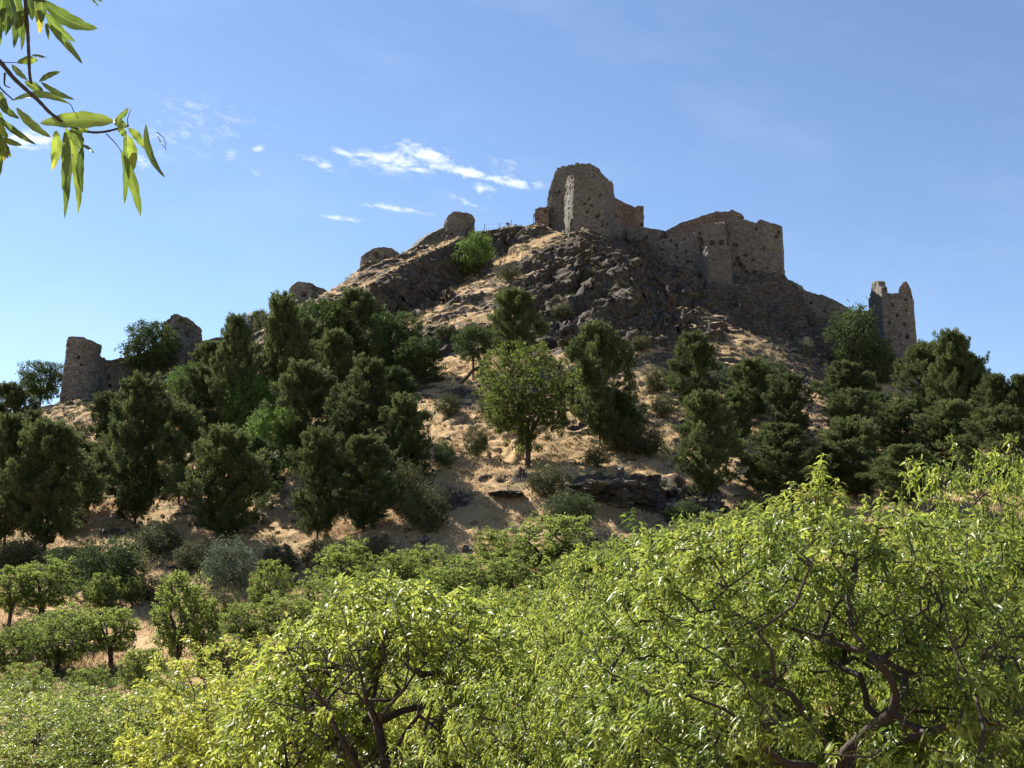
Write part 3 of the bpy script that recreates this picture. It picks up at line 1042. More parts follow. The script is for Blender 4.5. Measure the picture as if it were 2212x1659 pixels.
def lumpy(dirs, seed, amp=0.25, lobes=14, sharp=5):
    """radius multiplier over directions"""
    rng = np.random.default_rng(seed)
    C_ = unit(rng.normal(size=(lobes, 3)))
    a = rng.uniform(-0.4, 1, lobes)
    k = np.exp(sharp * (dirs @ C_.T - 1))
    return 1 + amp * (k * a).max(1)


VARIANTS = {}


def broadleaf(name, H, R, trunk_h, n_branch, n_twig, per_twig, leaf_len, leaf_w, kind, mat, seed, bark='bark', sides=6, base_nodes=None, squash=0.55,
              r_tip=0.006, minr=0.0, shape=None, droop=0.25, spread=0.35, upright=0.5, rmax=0.2, gap=0.25, bottom=0.45, tmin=-0.1, lump=0.32, open_front=0):
    """returns (trunk mesh, crown mesh, H, R). Crown: ellipsoid of radius R whose top is at H"""
    rng = np.random.default_rng(seed)
    cz = trunk_h + (H - trunk_h) * bottom
    up = H - cz
    dn = cz - trunk_h * 0.75
    if base_nodes is None:
        base_nodes, base_par = [np.array([0, 0, -0.6]), np.array([0, 0, 0.0])], [-1, 0]
        lean = rng.normal(0, 0.035, 2) * H
        base_nodes.append(np.array([lean[0] * .5, lean[1] * .5, trunk_h * 0.6]))
        base_par.append(1)
        base_nodes.append(np.array([lean[0] * .8, lean[1] * .8, trunk_h]))
        base_par.append(2)
        k = rng.integers(3, 5)
        for i in range(k):
            a = i / k * 6.28 + rng.uniform(-.5, .5)
            p = base_nodes[3] + np.array([math.cos(a) * R * .28, math.sin(a) * R * .28, (H - trunk_h) * rng.uniform(.22, .34)])
            base_nodes.append(p)
            base_par.append(3)
            a += rng.uniform(-.5, .5)
            base_nodes.append(p + np.array([math.cos(a) * R * .22, math.sin(a) * R * .22, (H - trunk_h) * rng.uniform(.16, .26)]))
            base_par.append(len(base_nodes) - 2)
    else:
        base_nodes, base_par = base_nodes

    def sample(m, lo, hi):
        dd = unit(rng.normal(size=(m * 4, 3)))
        rad = rng.uniform(lo, hi, m * 4) ** (1 / 1.6)
        lm = lumpy(dd, seed + 5, lump) / (1 + .62 * lump)
        p = dd * (rad * lm)[:, None]
        # gaps between boughs
        g = lumpy(dd, seed + 77, 1.0, 26, 22) - 1
        keep = rng.random(m * 4) > gap * 1.3 * smooth(.30, .55, g)
        p = p[keep][:m]
        k_ = hi ** (1 / 1.6)
        p[:, 0] *= R * k_ / np.quantile(np.abs(p[:, 0]), .985)
        p[:, 1] *= R * k_ / np.quantile(np.abs(p[:, 1]), .985)
        p[:, 2] = np.where(p[:, 2] > 0, p[:, 2] * up * k_ / np.quantile(p[:, 2], .99), p[:, 2] * dn * k_ / -np.quantile(p[:, 2], .01))
        sprig = rng.random(len(p)) < .14
        p[:, 2] = np.minimum(p[:, 2] + cz, H * .97) + np.where(sprig, rng.random(len(p)) * .16 * up, 0)
        return p
    br = sample(n_branch, 0.15, 0.75)
    br = br[np.argsort(np.linalg.norm(br - np.array([0, 0, trunk_h]), axis=1))]
    P, par, _ = grow(base_nodes, base_par, br, 0.10, rng)
    tw = sample(n_twig, 0.25, 1.0)
    tw = tw[np.argsort(np.linalg.norm(tw - np.array([0, 0, trunk_h]), axis=1))]
    P, par, tips = grow(P, par, tw, 0.08, rng)
    V, q = branch_mesh(P, par, r_tip, sides=sides, minr=minr, rmax=rmax)
    trunk = mesh_np(name + '_trunk', V, quads=q, mat=MAT[bark], smooth=True)
    # leaves round the twig ends
    tips = np.array(tips)
    if open_front:
        tp_ = P[tips]
        tips = tips[~((tp_[:, 1] < -.12 * R) & (tp_[:, 2] < cz + .55 * up) & (np.abs(tp_[:, 0] - .05) < .62 * R) & (rng.random(len(tips)) < open_front))]
    T = P[tips]
    Pp = P[par[tips]]
    m = len(T)
    i = np.repeat(np.arange(m), per_twig)
    t_ = rng.uniform(tmin, 1.08, len(i))[:, None]
    tdir = unit(T - Pp)
    base = Pp[i] * (1 - t_) + T[i] * t_ + rng.normal(0, spread * 0.35, (len(i), 3))
    outw = T[i] - np.array([0, 0, cz - up * .2])
    d = unit(tdir[i] * .5 + unit(outw) * .4 + rng.normal(0, .6, (len(i), 3)) + np.array([0, 0, upright - 0.5]))
    nr = unit(rng.normal(0, .7, (len(i), 3)) + np.array([0, 0, 0.8]))
    ll = leaf_len * rng.uniform(.6, 1.25, len(i))
    bl_ = R * .16      # whole boughs differ in tone, single twigs less
    tipvar = rng.uniform(0, .38, m) + .34 * vnoise(T[:, 0] / bl_ + T[:, 2] / bl_, T[:, 1] / bl_ - T[:, 2] / bl_ * .7, seed)
    var = np.clip(tipvar[i] + rng.normal(.22, .19, len(i)), 0, 1)
    V, q, t3, vr = leaves(base, d, nr, ll, ll * leaf_w, var, kind, droop)
    crown = mesh_np(name + '_crown', V, quads=q, tris=t3, mat=MAT[mat], smooth=(kind == 'fine'), attrs={'var': ('FACE', vr)})
    return trunk, crown, H, R


def pine(name, H, R, seed, mat='pine', tips_n=780, per=52, trunk_h=0.08, cone=0.75):
    rng = np.random.default_rng(seed)
    nodes = [np.array([0, 0, -.8])]
    par = [-1]
    lean = rng.normal(0, .02, 2)
    for k in range(1, 16):
        z = k / 15 * H * 0.97
        nodes.append(np.array([lean[0] * z + rng.normal(0, .04), lean[1] * z + rng.normal(0, .04), z]))
        par.append(k - 1)

    def prof(t_):     # crown radius over height fraction
        return R * np.clip((t_ - .02) / 0.34, 0.0, 1) ** 0.55 * np.clip(1 - ((np.maximum(t_, .34) - .34) / .66) ** (1.25 + cone), 0, 1) ** 0.8
    K = 95
    ct = trunk_h + (.97 - trunk_h) * rng.beta(1.15, 1.1, K)
    ca = np.arange(K) * 2.39996 + rng.uniform(-.7, .7, K)
    cr = prof(ct) * rng.uniform(.35, 1.15, K)
    keepers = rng.integers(0, K, tips_n)
    sp = rng.normal(0, 1, (tips_n, 3)) * np.array([.36, .36, .36]) * (R / 3.6)
    T = np.stack([cr[keepers] * np.cos(ca[keepers]), cr[keepers] * np.sin(ca[keepers]), ct[keepers] * H + cr[keepers] * .15], 1) + sp
    # dark inner filling round the stem and a spiky leader
    nf = tips_n // 4
    ft = rng.uniform(trunk_h, .85, nf)
    fa = rng.uniform(0, 6.28, nf)
    fr = prof(ft) * rng.uniform(.05, .6, nf)
    T = np.concatenate([T, np.stack([fr * np.cos(fa), fr * np.sin(fa), ft * H], 1), np.stack([rng.normal(0, .12, 14), rng.normal(0, .12, 14), H * rng.uniform(.92, 1.0, 14)], 1)])
    T[:, 2] = np.clip(T[:, 2], .15, H * 1.0)
    T = T[np.argsort(np.hypot(T[:, 0], T[:, 1]))]
    P, pr, tips = grow(nodes, par, T, 0.06, rng)
    n0 = len(nodes)
    V, q = branch_mesh(P, pr, 0.012, 2.4, rmax=0.17, sides=5, minr=0.0)
    trunk = mesh_np(name + '_trunk', V, quads=q, mat=MAT['pinebark'], smooth=True)
    T = P[np.array(tips)]
    m = len(T)
    i = np.repeat(np.arange(m), per)
    # needle tuft: an upright tapering brush around each tip
    h = rng.uniform(-.25, .40, len(i))
    wv = 0.30 * np.clip(1 - (h + .1) * 1.2, .1, 1)
    a = rng.uniform(0, 6.28, len(i))
    outd = unit(np.stack([T[i, 0], T[i, 1], np.full(len(i), .0)], 1))
    axis = unit(outd * .7 + np.array([0, 0, 1.0]))
    off = np.stack([np.cos(a) * wv, np.sin(a) * wv, np.zeros(len(i))], 1)
    base = T[i] + axis * h[:, None] + off * rng.uniform(.1, 1, (len(i), 1))
    d = unit(off * 2.0 + axis * .9 + rng.normal(0, .3, (len(i), 3)))
    nr = unit(rng.normal(0, 1, (len(i), 3)))
    ll = rng.uniform(.20, .42, len(i))
    var = np.clip(rng.uniform(0, .45, m)[i] + rng.normal(.15, .15, len(i)) + .25 * np.clip(h, 0, 1), 0, 1)
    V, q, t3, vr = leaves(base, d, nr, ll, ll * .24, var, 'quad')
    crown = mesh_np(name + '_crown', V, quads=q, mat=MAT[mat], attrs={'var': ('FACE', vr)})
    return trunk, crown, H, R * 1.0


for k in range(5):
    VARIANTS['pine%d' % k] = pine('pine%d' % k, 10, 3.6, 100 + k, 'pine' if k < 4 else 'pine_green', cone=(.5, .9, .3, .7, 1.1)[k])
for k in range(3):
    VARIANTS['oak%d' % k] = broadleaf('oak%d' % k, 6, 2.7, 1.6, 90, 420, 32, .25, .5, 'quad', 'oak', 200 + k, spread=.5, r_tip=.016, gap=.7, tmin=.4)
VARIANTS['oak3'] = broadleaf('oak3', 6, 2.5, 3.4, 70, 260, 28, .25, .5, 'quad', 'oak', 215, spread=.5, r_tip=.016, gap=.7, tmin=.4)
VARIANTS['bright0'] = broadleaf('bright0', 6, 2.8, .6, 80, 400, 28, .26, .5, 'quad', 'bright', 220, spread=.5, r_tip=.014, gap=.6, tmin=.4)
for k in range(4):
    VARIANTS['orch%d' % k] = broadleaf('orch%d' % k, 5, 2.0, 1.25, 70, 420, 24, .19, .42, 'quad', 'almond_far', 240 + k, spread=.24, r_tip=.014, gap=.85, upright=.8, tmin=.2, lump=.6, bottom=.34)
VARIANTS['orch4'] = broadleaf('orch4', 5, 1.6, 1.9, 60, 330, 22, .19, .42, 'quad', 'almond_far', 250, spread=.22, r_tip=.018, gap=1.0, upright=.9, tmin=.2, lump=.6, bottom=.42)
VARIANTS['lone0'] = broadleaf('lone0', 8.6, 3.9, 1.9, 150, 820, 32, .23, .40, 'quad', 'lone', 264, spread=.32, r_tip=.016, gap=.7, upright=.5, rmax=.34, bottom=.42, tmin=.25, lump=.8)
for k in range(3):
    VARIANTS['bush%d' % k] = broadleaf('bush%d' % k, 2.4, 1.5, .15, 40, 260, 24, .14, .5, 'quad', ('oak', 'dusky', 'olive')[k], 280 + k, spread=.35, r_tip=.01, gap=.5, lump=.5)
VARIANTS['bush4'] = broadleaf('bush4', 2.4, 1.5, .15, 40, 260, 26, .15, .5, 'quad', 'pine_green', 284, spread=.35, r_tip=.01, gap=.5, lump=.6)
VARIANTS['bush3'] = broadleaf('bush3', 2.4, 1.5, .15, 40, 260, 24, .16, .5, 'quad', 'bright', 283, spread=.35, r_tip=.01, gap=.5, lump=.6)
for k in range(3):
    VARIANTS['near%d' % k] = broadleaf('near%d' % k, 5.2, 2.9, .9, 190, 1450, 27, .12, .3, 'quad', ('almond', 'almond_yellow', 'almond')[k], 300 + k, spread=.12, r_tip=.006, gap=1.0,
                                       droop=.35, upright=.35, rmax=.13, sides=7, tmin=.35, lump=.5)
VARIANTS['near3'] = broadleaf('near3', 4.6, 2.4, .9, 170, 1500, 24, .10, .27, 'fine', 'almond', 310, spread=.12, r_tip=.005, gap=1.0, droop=.6, upright=.15, rmax=.1, sides=7, tmin=.2, lump=.5)


def plant(variant, name, base, H, R, rot, label, cat, group, crown_mat=None):
    tr, cr, H0, R0 = VARIANTS[variant]
    root = empty(name, base)
    root.rotation_euler = (0, 0, rot)
    root.scale = (R / R0, R / R0, H / H0)
    tag(root, label, cat, group)
    t_ = bpy.data.objects.new('trunk', tr)
    c_ = bpy.data.objects.new('crown', cr)
    for o in (t_, c_):
        col.objects.link(o)
        o.parent = root
    return root


NAMES = {'pine': ('pine_tree', 'pine tree', 'dark pines on the hillside'), 'oak': ('broadleaf_tree', 'tree', 'green trees on the hillside'),
         'bright': ('broadleaf_tree', 'tree', 'green trees on the hillside'), 'orch': ('almond_tree', 'almond tree', 'small almond trees in the orchard'),
         'lone': ('almond_tree', 'almond tree', None), 'bush': ('shrub', 'shrub', 'shrubs on the slope'), 'near': ('almond_tree', 'almond tree', 'leafy almond trees in the foreground')}
USED = set()


def tree_at(variant, px, base_py, top_py, wpx, label, D=None):
    """stand a tree so that its foot, top and width read as in the photograph; D overrides the depth"""
    nm, cat, grp = NAMES[variant.rstrip('0123456789')]
    if D is None:
        D = hit(px, base_py)
    a = ray(px, base_py)[0]
    x = a * D
    z = float(gz(x, D))
    top = ray(px, top_py)[1] * D
    H = max(top - z, 0.6)
    R = wpx / 2 / F * D
    assert label not in USED, label
    USED.add(label)
    return plant(variant, nm, (x, D, z - 0.05), H, R, random.uniform(0, 6.28), label, cat, grp)


TREES = [
    # ---- left part of the ridge
    ('oak0', 86, 872, 784, 88, 'small round tree growing just left of the far left round tower'),
    ('pine1', 15, 985, 832, 110, 'pine at the left picture edge, level with the foot of the far left tower'),
    ('pine0', 95, 1195, 920, 195, 'huge dark pine nearest the left picture edge above the orchard'),
    ('pine2', 8, 1180, 905, 150, 'dark pine cut by the left picture edge, behind the huge one'),
    ('pine3', 60, 1010, 885, 110, 'shorter pine under the far left tower, in front of pale terraces'),
    ('pine3', 290, 1135, 810, 175, 'tall broad pine below the bushy tree and the holed tower'),
    ('pine1', 385, 1090, 880, 130, 'pine filling the gap between the two largest left hand pines'),
    ('pine0', 482, 1175, 930, 205, 'broad pine standing alone at the lower left above the orchard'),
    ('oak1', 322, 815, 698, 112, 'bushy round tree hiding the left side of the holed tower'),
    ('pine1', 228, 960, 850, 90, 'narrow pine just right of the terraces under the far left tower'),
    ('bright0', 402, 935, 794, 98, 'light green sunlit tree among pines below the low front wall'),
    ('pine2', 500, 955, 690, 120, 'pointed pine rising beside the level stretch of wall'),
    ('pine0', 605, 930, 645, 165, 'tallest dark pine of the clump below the squat peaked tower'),
    ('oak2', 690, 850, 652, 120, 'leafy green tree directly below the squat peaked tower'),
    ('pine1', 768, 830, 632, 135, 'dark pine right of the leafy tree under the squat tower'),
    ('oak0', 852, 835, 680, 110, 'round tree with its dark trunk showing on the sunlit path, left one'),
    ('oak1', 905, 838, 732, 92, 'smaller round tree with a forked trunk at the right end of the clump'),
    ('pine3', 655, 1010, 780, 170, 'wide pine in the middle of the left clump'),
    ('pine2', 790, 1020, 785, 165, 'dark pine at the right of the clump behind the lowest pair'),
    ('pine0', 872, 1060, 858, 140, 'dark pine leaning out over the bare straw slope'),
    ('bright0', 545, 965, 815, 110, 'light green tree between the tall pine and the lone lower pine'),
    ('bright0', 588, 1035, 885, 120, 'pale green feathery tree in the middle of the left clump'),
    ('pine1', 685, 1165, 930, 130, 'left pine of the lowest pair above the straw slope'),
    ('pine2', 785, 1150, 948, 165, 'right pine of the lowest pair above the straw slope'),
    ('pine3', 425, 960, 790, 120, 'pine behind the light green tree, below the level wall'),
    ('pine4', 560, 1100, 950, 90, 'green pine between the lone lower pine and the lowest pair'),
    ('pine1', 450, 830, 740, 90, 'small pine top just under the level stretch of wall'),
    ('pine2', 720, 900, 720, 120, 'pine in the shadow behind the leafy green tree'),
    ('pine4', 855, 960, 800, 110, 'green pine beneath the two round trees with visible trunks'),
    ('pine0', 180, 1110, 960, 110, 'pine right of the huge dark one at the left'),
    # ---- centre
    ('pine0', 1112, 790, 632, 135, 'dark pine standing on the rocks behind the lone central tree'),
    ('oak3', 1022, 822, 706, 84, 'small flat green tree beside the dead leaning trunk'),
    ('lone0', 1140, 1006, 748, 212, 'lone spreading tree with a dark trunk in the middle of the slope'),
    ('pine1', 1296, 965, 705, 150, 'slender pine with a bare straight trunk right of the lone central tree'),
    ('pine2', 1345, 960, 850, 110, 'low bushy pine at the foot of the slender pine'),
    ('pine3', 1502, 900, 718, 115, 'pine against the bare straw patch under the hall buttress'),
    ('pine0', 1530, 1080, 856, 165, 'solitary dark conical pine right of the central rocks'),
    # ---- right part of the slope
    ('pine3', 1625, 905, 775, 125, 'dark round tree at the left of the right hand wood'),
    ('pine1', 1705, 965, 812, 110, 'pine behind and right of the dark round tree in the wood'),
    ('pine2', 1685, 1085, 922, 185, 'broad pine low in the right wood next to the conical one'),
    ('pine0', 1828, 900, 785, 130, 'pine on the shaded slope below the big bush and curtain wall'),
    ('pine1', 1842, 985, 845, 120, 'rounded tree in the middle of the right wood'),
    ('pine3', 1850, 1080, 900, 165, 'wide rounded tree above the foreground almond tip'),
    ('pine3', 1950, 990, 862, 130, 'pine below the foot of the square watchtower'),
    ('pine2', 1960, 1090, 965, 165, 'low broad pine just above the bright foreground at right'),
    ('pine1', 2005, 930, 745, 120, 'pine touching the right side of the square watchtower'),
    ('pine0', 2072, 960, 722, 120, 'tallest open crowned tree on the skyline right of the watchtower'),
    ('pine4', 2110, 960, 765, 110, 'green pine stepping down the skyline beyond the tallest tree'),
    ('pine2', 2160, 985, 815, 110, 'pine on the skyline next to the last one at the right edge'),
    ('pine2', 2215, 985, 815, 90, 'tree cut by the right picture edge on the skyline'),
    ('pine0', 2055, 1030, 870, 160, 'dark pine in front of the skyline trees at right'),
    ('pine3', 2165, 1050, 880, 180, 'big dark pine filling the wood near the right picture edge'),
    ('pine1', 1780, 1070, 960, 120, 'small pine between the broad pine and the wide rounded tree'),
    ('pine4', 1905, 960, 850, 90, 'slim green pine on the slope between rounded tree and watchtower foot'),
    ('pine2', 1590, 960, 850, 90, 'small dark pine between the conical pine and the right wood'),
    # ---- shrubs on the hill
    ('bush4', 1850, 800, 668, 112, 'big dark green bush against the wall left of the watchtower'),
    ('bush4', 1905, 830, 735, 70, 'dark bush at the foot of the square watchtower'),
    ('bush3', 1026, 590, 506, 84, 'bright green bush clinging to the cliff under the wire fence'),
    ('bush2', 1742, 772, 730, 34, 'tiny pale shrub alone on the shaded slope'),
    ('bush2', 1555, 830, 785, 50, 'pale shrub at the edge of the straw patch below the hall'),
    ('bush0', 1237, 1142, 1062, 112, 'dense dark round bush on the sunny slope below the rocks'),
    ('bush1', 1182, 1075, 1002, 95, 'thin straggly shrub right of the lone tree trunk'),
    ('bush1', 925, 1150, 1045, 100, 'olive shrub at the right foot of the lowest pines'),
    ('bush1', 880, 1110, 1000, 90, 'upright olive shrub leaning on the lowest pines'),
    ('bush1', 700, 1225, 1165, 100, 'dusky shrub in the shadow under the lowest pair of pines'),
    ('bush2', 495, 1275, 1160, 110, 'grey green shrub in front of the lone lower pine'),
    ('bush0', 240, 1285, 1160, 165, 'dark wide shrub between the left pines and the orchard'),
    ('bush1', 420, 1235, 1165, 90, 'thin dry shrub on straw left of the grey green shrub'),
    ('bush1', 1060, 905, 850, 60, 'small scrubby bush left of the lone central tree'),
    ('bush1', 1030, 985, 920, 60, 'scraggy bush on the straw left of the lone tree trunk'),
    ('bush1', 1340, 975, 905, 90, 'yellowish bush under the slender pine'),
    ('bush1', 1400, 985, 925, 80, 'olive bush on the straw ledge between slender pine and conical pine'),
    ('bush0', 1480, 1145, 1080, 90, 'green bush on the rocks beside the solitary conical pine'),
    ('bush1', 150, 1150, 1080, 70, 'yellow green bush at the foot of the huge left pine'),
    ('bush1', 165, 960, 915, 60, 'low bush on the terraces below the far left tower'),
    # ---- orchard on the left
    ('orch0', 88, 1335, 1205, 175, 'widest orchard tree of the upper left row'),
    ('orch4', 18, 1358, 1222, 95, 'orchard tree cut by the left edge in the upper row'),
    ('orch2', 222, 1325, 1236, 84, 'small orchard tree right of the widest one in the upper row'),
    ('orch3', 285, 1315, 1245, 50, 'sapling beside the small tree of the upper orchard row'),
    ('orch4', 378, 1483, 1236, 130, 'tall orchard tree with a dark forked trunk on bare earth'),
    ('orch4', 432, 1466, 1290, 90, 'straight trunked orchard tree just right of the forked one'),
    ('orch3', 125, 1452, 1318, 170, 'orchard tree of the middle left row with a hidden trunk'),
    ('orch4', 240, 1442, 1312, 125, 'two stemmed orchard tree in the middle left row'),
    ('orch4', 305, 1524, 1400, 105, 'small leaning orchard tree on bare earth below the forked one'),
    ('orch3', 578, 1335, 1208, 105, 'upright orchard tree left of the straw clearing'),
    ('orch0', 742, 1295, 1165, 125, 'bright orchard tree right of the straw clearing'),
    ('orch1', 520, 1400, 1300, 110, 'low orchard tree below the upright one near the clearing'),
    ('orch1', 190, 1560, 1440, 130, 'orchard tree low in the left corner group, behind the near ones'),
    ('orch3', 40, 1560, 1430, 150, 'dark orchard tree low at the left edge'),
    ('orch0', 610, 1400, 1280, 130, 'orchard tree in front of the straw clearing'),
    ('orch2', 75, 1420, 1330, 110, 'orchard tree at the left under the cut off one'),
    ('orch0', 665, 1450, 1340, 130, 'orchard tree below the straw clearing at its lower edge'),
    ('bush1', 600, 1240, 1180, 90, 'dusky shrub between the lone lower pine and the lowest pair'),
    ('bush1', 340, 1200, 1130, 110, 'dusky shrub under the tall broad pine'),
    ('bush1', 30, 1230, 1165, 120, 'dusky shrub below the huge dark pine at the left edge'),
    ('bush0', 135, 1250, 1180, 110, 'green shrub right of the dusky one under the huge dark pine'),
    ('bush1', 810, 1220, 1160, 90, 'brownish shrub left of the dark green tree top by the slope'),
    ('bush1', 330, 1300, 1240, 90, 'brownish shrub on straw above the forked orchard tree'),
    ('bush1', 470, 1340, 1270, 100, 'dry looking shrub right of the forked orchard tree top'),
    ('bush0', 960, 1010, 950, 50, 'small green shrub at the right foot of the leaning dark pine'),
    ('bush1', 1420, 850, 790, 60, 'olive scrub bush on the straw patch right of the slender pine'),
    ('bush1', 1640, 1130, 1060, 120, 'dry brown shrub between the conical pine and the broad low pine'),
    # ---- middle band of tree tops
    ('orch2', 850, 1290, 1185, 120, 'orchard tree top right of the bright one, in pine shadow'),
    ('orch3', 930, 1290, 1175, 110, 'dark green tree top at the lower end of the straw slope'),
    ('orch0', 1065, 1230, 1140, 90, 'small orchard tree beside the straw path below the slope'),
    ('orch1', 1195, 1255, 1112, 190, 'rounded orchard tree just below the dense dark bush'),
    ('orch2', 1010, 1330, 1210, 190, 'broad orchard tree in the centre band behind the near crowns'),
    ('orch3', 1110, 1330, 1190, 170, 'orchard tree in the centre band below the straw path'),
    ('orch0', 1310, 1310, 1175, 200, 'orchard tree in the centre band left of the near right crown'),
    ('orch1', 1420, 1280, 1150, 190, 'orchard tree behind the top left of the near right crown'),
    ('orch2', 1540, 1260, 1110, 170, 'orchard tree below the solitary conical pine'),
    ('orch0', 1250, 1400, 1240, 220, 'larger orchard tree of the centre band, lower row'),
    ('orch3', 1660, 1240, 1085, 180, 'orchard tree behind the drooping tip of the near crown'),
    ('orch1', 900, 1400, 1250, 180, 'orchard tree behind the big near crown of the lower left'),
    ('orch2', 760, 1380, 1245, 150, 'orchard tree left behind the near lower left crown'),
    ('orch3', 480, 1480, 1370, 130, 'orchard tree right of the straight trunked one, lower'),
    ('orch1', 690, 1350, 1250, 110, 'low orchard tree touching the right edge of the straw clearing'),
    ('orch3', 805, 1350, 1235, 125, 'orchard tree between the bright one and the forked near crown top'),
    ('orch1', 955, 1360, 1225, 135, 'orchard tree right behind the top of the forked near crown'),
    ('orch2', 1060, 1390, 1265, 140, 'leafy orchard tree low in the centre band, right of the forked crown'),
    ('orch3', 1150, 1400, 1270, 140, 'leafy orchard tree in the exact middle of the centre band'),
    ('orch2', 1245, 1320, 1195, 150, 'orchard tree under the rounded one below the dense dark bush'),
    ('orch3', 1370, 1350, 1205, 150, 'orchard tree in the centre band nearest the near right flank'),
    ('orch0', 1480, 1300, 1165, 140, 'orchard tree peeping over the left shoulder of the near right crown'),
    ('orch3', 1595, 1230, 1120, 120, 'small orchard tree below the dry brown shrub'),
    ('orch2', 1350, 1240, 1160, 100, 'small orchard tree on the edge of the straw below the wide flat rock'),
    ('orch0', 1455, 1215, 1135, 100, 'small orchard tree below the low boulder pile'),
    ('orch3', 1125, 1245, 1165, 95, 'small orchard tree left of the rounded one below the dense dark bush'),
    ('orch1', 995, 1275, 1195, 95, 'small orchard tree at the foot of the straw slope below the pines'),
    ('orch2', 885, 1260, 1190, 80, 'little orchard tree in the pine shade left of the straw path'),
    ('orch2', 160, 1400, 1300, 120, 'orchard tree under the widest one of the upper left row'),
    ('orch0', 15, 1470, 1350, 120, 'orchard tree halfway down the left picture edge'),
    ('orch3', 345, 1560, 1450, 130, 'orchard tree below the small leaning one, behind the near crowns'),
    ('bush0', 1510, 1180, 1120, 80, 'green bush at the foot of the solitary conical pine'),
    ('bush1', 1290, 1010, 965, 60, 'low grey bush behind the wide flat rock'),
    ('bush1', 1235, 860, 815, 60, 'scrubby bush between the lone tree and the slender pine'),
    ('bush1', 970, 900, 850, 60, 'scrubby bush on the path right of the wide clump'),
    ('bush1', 1430, 900, 850, 60, 'scrubby bush left of the pine against the bare straw patch'),
    ('bush0', 1660, 830, 775, 70, 'green bush above the dark round tree of the right wood'),
    ('bush1', 1385, 760, 725, 50, 'small dark bush among the rocks right of the slender pine top'),
    ('bush1', 960, 735, 700, 50, 'small dark bush on the rocks above the sunlit path'),
    ('bush1', 1100, 605, 572, 44, 'dark bush beside the straw strip under the summit'),
    ('bush1', 1215, 690, 655, 48, 'dark bush among the rocks below the keep'),
]
for (v, px, bp_, tp, w, lab) in TREES:
    tree_at(v, px, bp_, tp, w * (.96 if v[:4] == 'pine' else (.9 if px < 600 else 1.06) if v[:4] == 'orch' else .95 if v[:4] == 'bush' else 1.0), lab)

# foreground almonds: variant, px, depth, top py, width px
NEAR = [
    ('near1', 600, 17.5, 1375, 380, 'yellowish near almond tree left of the black forked one'),
    ('near2', 1120, 20, 1300, 340, 'near almond tree between the forked one and the right hand crown'),
    ('near0', 2205, 16, 978, 420, 'tall sunlit almond crown behind the right hand one, nearer the middle'),
    ('near2', 2420, 14, 985, 420, 'tall sunlit almond crown cut by the right picture edge'),
    ('near3', 1400, 12.5, 1300, 420, 'near almond tree against the left flank of the right hand crown'),
    ('near0', 1470, 19, 1180, 340, 'near almond crown showing above the left flank of the right hand one'),
    ('near2', 380, 21, 1475, 380, 'near almond crown at the bottom left below the forked orchard tree'),
    ('near0', 130, 22, 1500, 380, 'near almond crown at the bottom left corner'),
    ('near3', 1240, 11, 1440, 420, 'bright near almond low in the bottom centre'),
    ('near2', 1990, 24, 1120, 380, 'near almond top just behind the drooping tip on the right'),
    ('near0', 980, 27, 1330, 320, 'almond crown further back between the near centre crowns'),
    ('near1', 1640, 24, 1125, 340, 'almond crown behind the top of the right hand crown'),
    ('near2', 720, 30, 1390, 300, 'small almond crown behind the yellowish near tree'),
    ('near0', 30, 31, 1470, 260, 'almond crown at the left edge behind the corner one'),
    ('near1', 240, 34, 1520, 260, 'further almond crown between the two bottom left ones'),
    ('near2', 1480, 33, 1230, 300, 'almond crown in the gap beyond the near right flank'),
    ('near0', 1180, 36, 1265, 300, 'green almond crown in the centre beyond the near trees'),
    ('near0', 2150, 11, 1330, 560, 'leafy near almond low at the right edge beside the crooked one'),
    ('near1', 520, 26, 1500, 260, 'small yellow almond crown low between the bottom left crowns and the yellowish one'),
]
for (v, px, D, tp, w, lab) in NEAR:
    tree_at(v, px, 1500, tp, max(w, (4.6 if D > 14 else 3.2) * F / D), lab, D=D)

# the nearest tree, on the right, with its crooked limbs
def custom_tree(px, D, chains, top_py, R, label, mesh_name, **kw):
    """almond whose limbs follow the photograph; chains: (parent index or chain name, [(px, py, depth)...])"""
    base = W(px, 1659, D)
    gx0, gy0 = base.x, D
    g0 = float(gz(gx0, gy0))

    def L3(px, py, d=D):
        p = W(px, py, d)
        return np.array([p.x - gx0, p.y - gy0, p.z - g0])
    nd = [np.array([-.05, 0, -.4]), np.array([-.03, 0, 0.0]), L3(px, 1760), L3(px + 5, 1655)]
    pr = [-1, 0, 1, 2]
    ends = {2: 2, 3: 3}
    for nm, par, pts_ in chains:
        k = ends[par]
        for p in pts_:
            nd.append(L3(*p))
            pr.append(k)
            k = len(nd) - 1
        ends[nm] = k
    H = ray(px, top_py)[1] * D - g0
    tr, cr, H0, R0 = broadleaf(mesh_name, H, R, kw.pop('trunk_h', 1.6), kw.pop('nb'), kw.pop('nt'), kw.pop('per'), kw.pop('ll'), kw.pop('lw'), 'fine', kw.pop('mat'), kw.pop('seed'),
                               base_nodes=(nd, pr), **kw)
    root = empty('almond_tree', (gx0, gy0, g0))
    tag(root, label, 'almond tree', NAMES['near'][2])
    obj('trunk', tr, root)
    obj('crown', cr, root)
    return root, L3


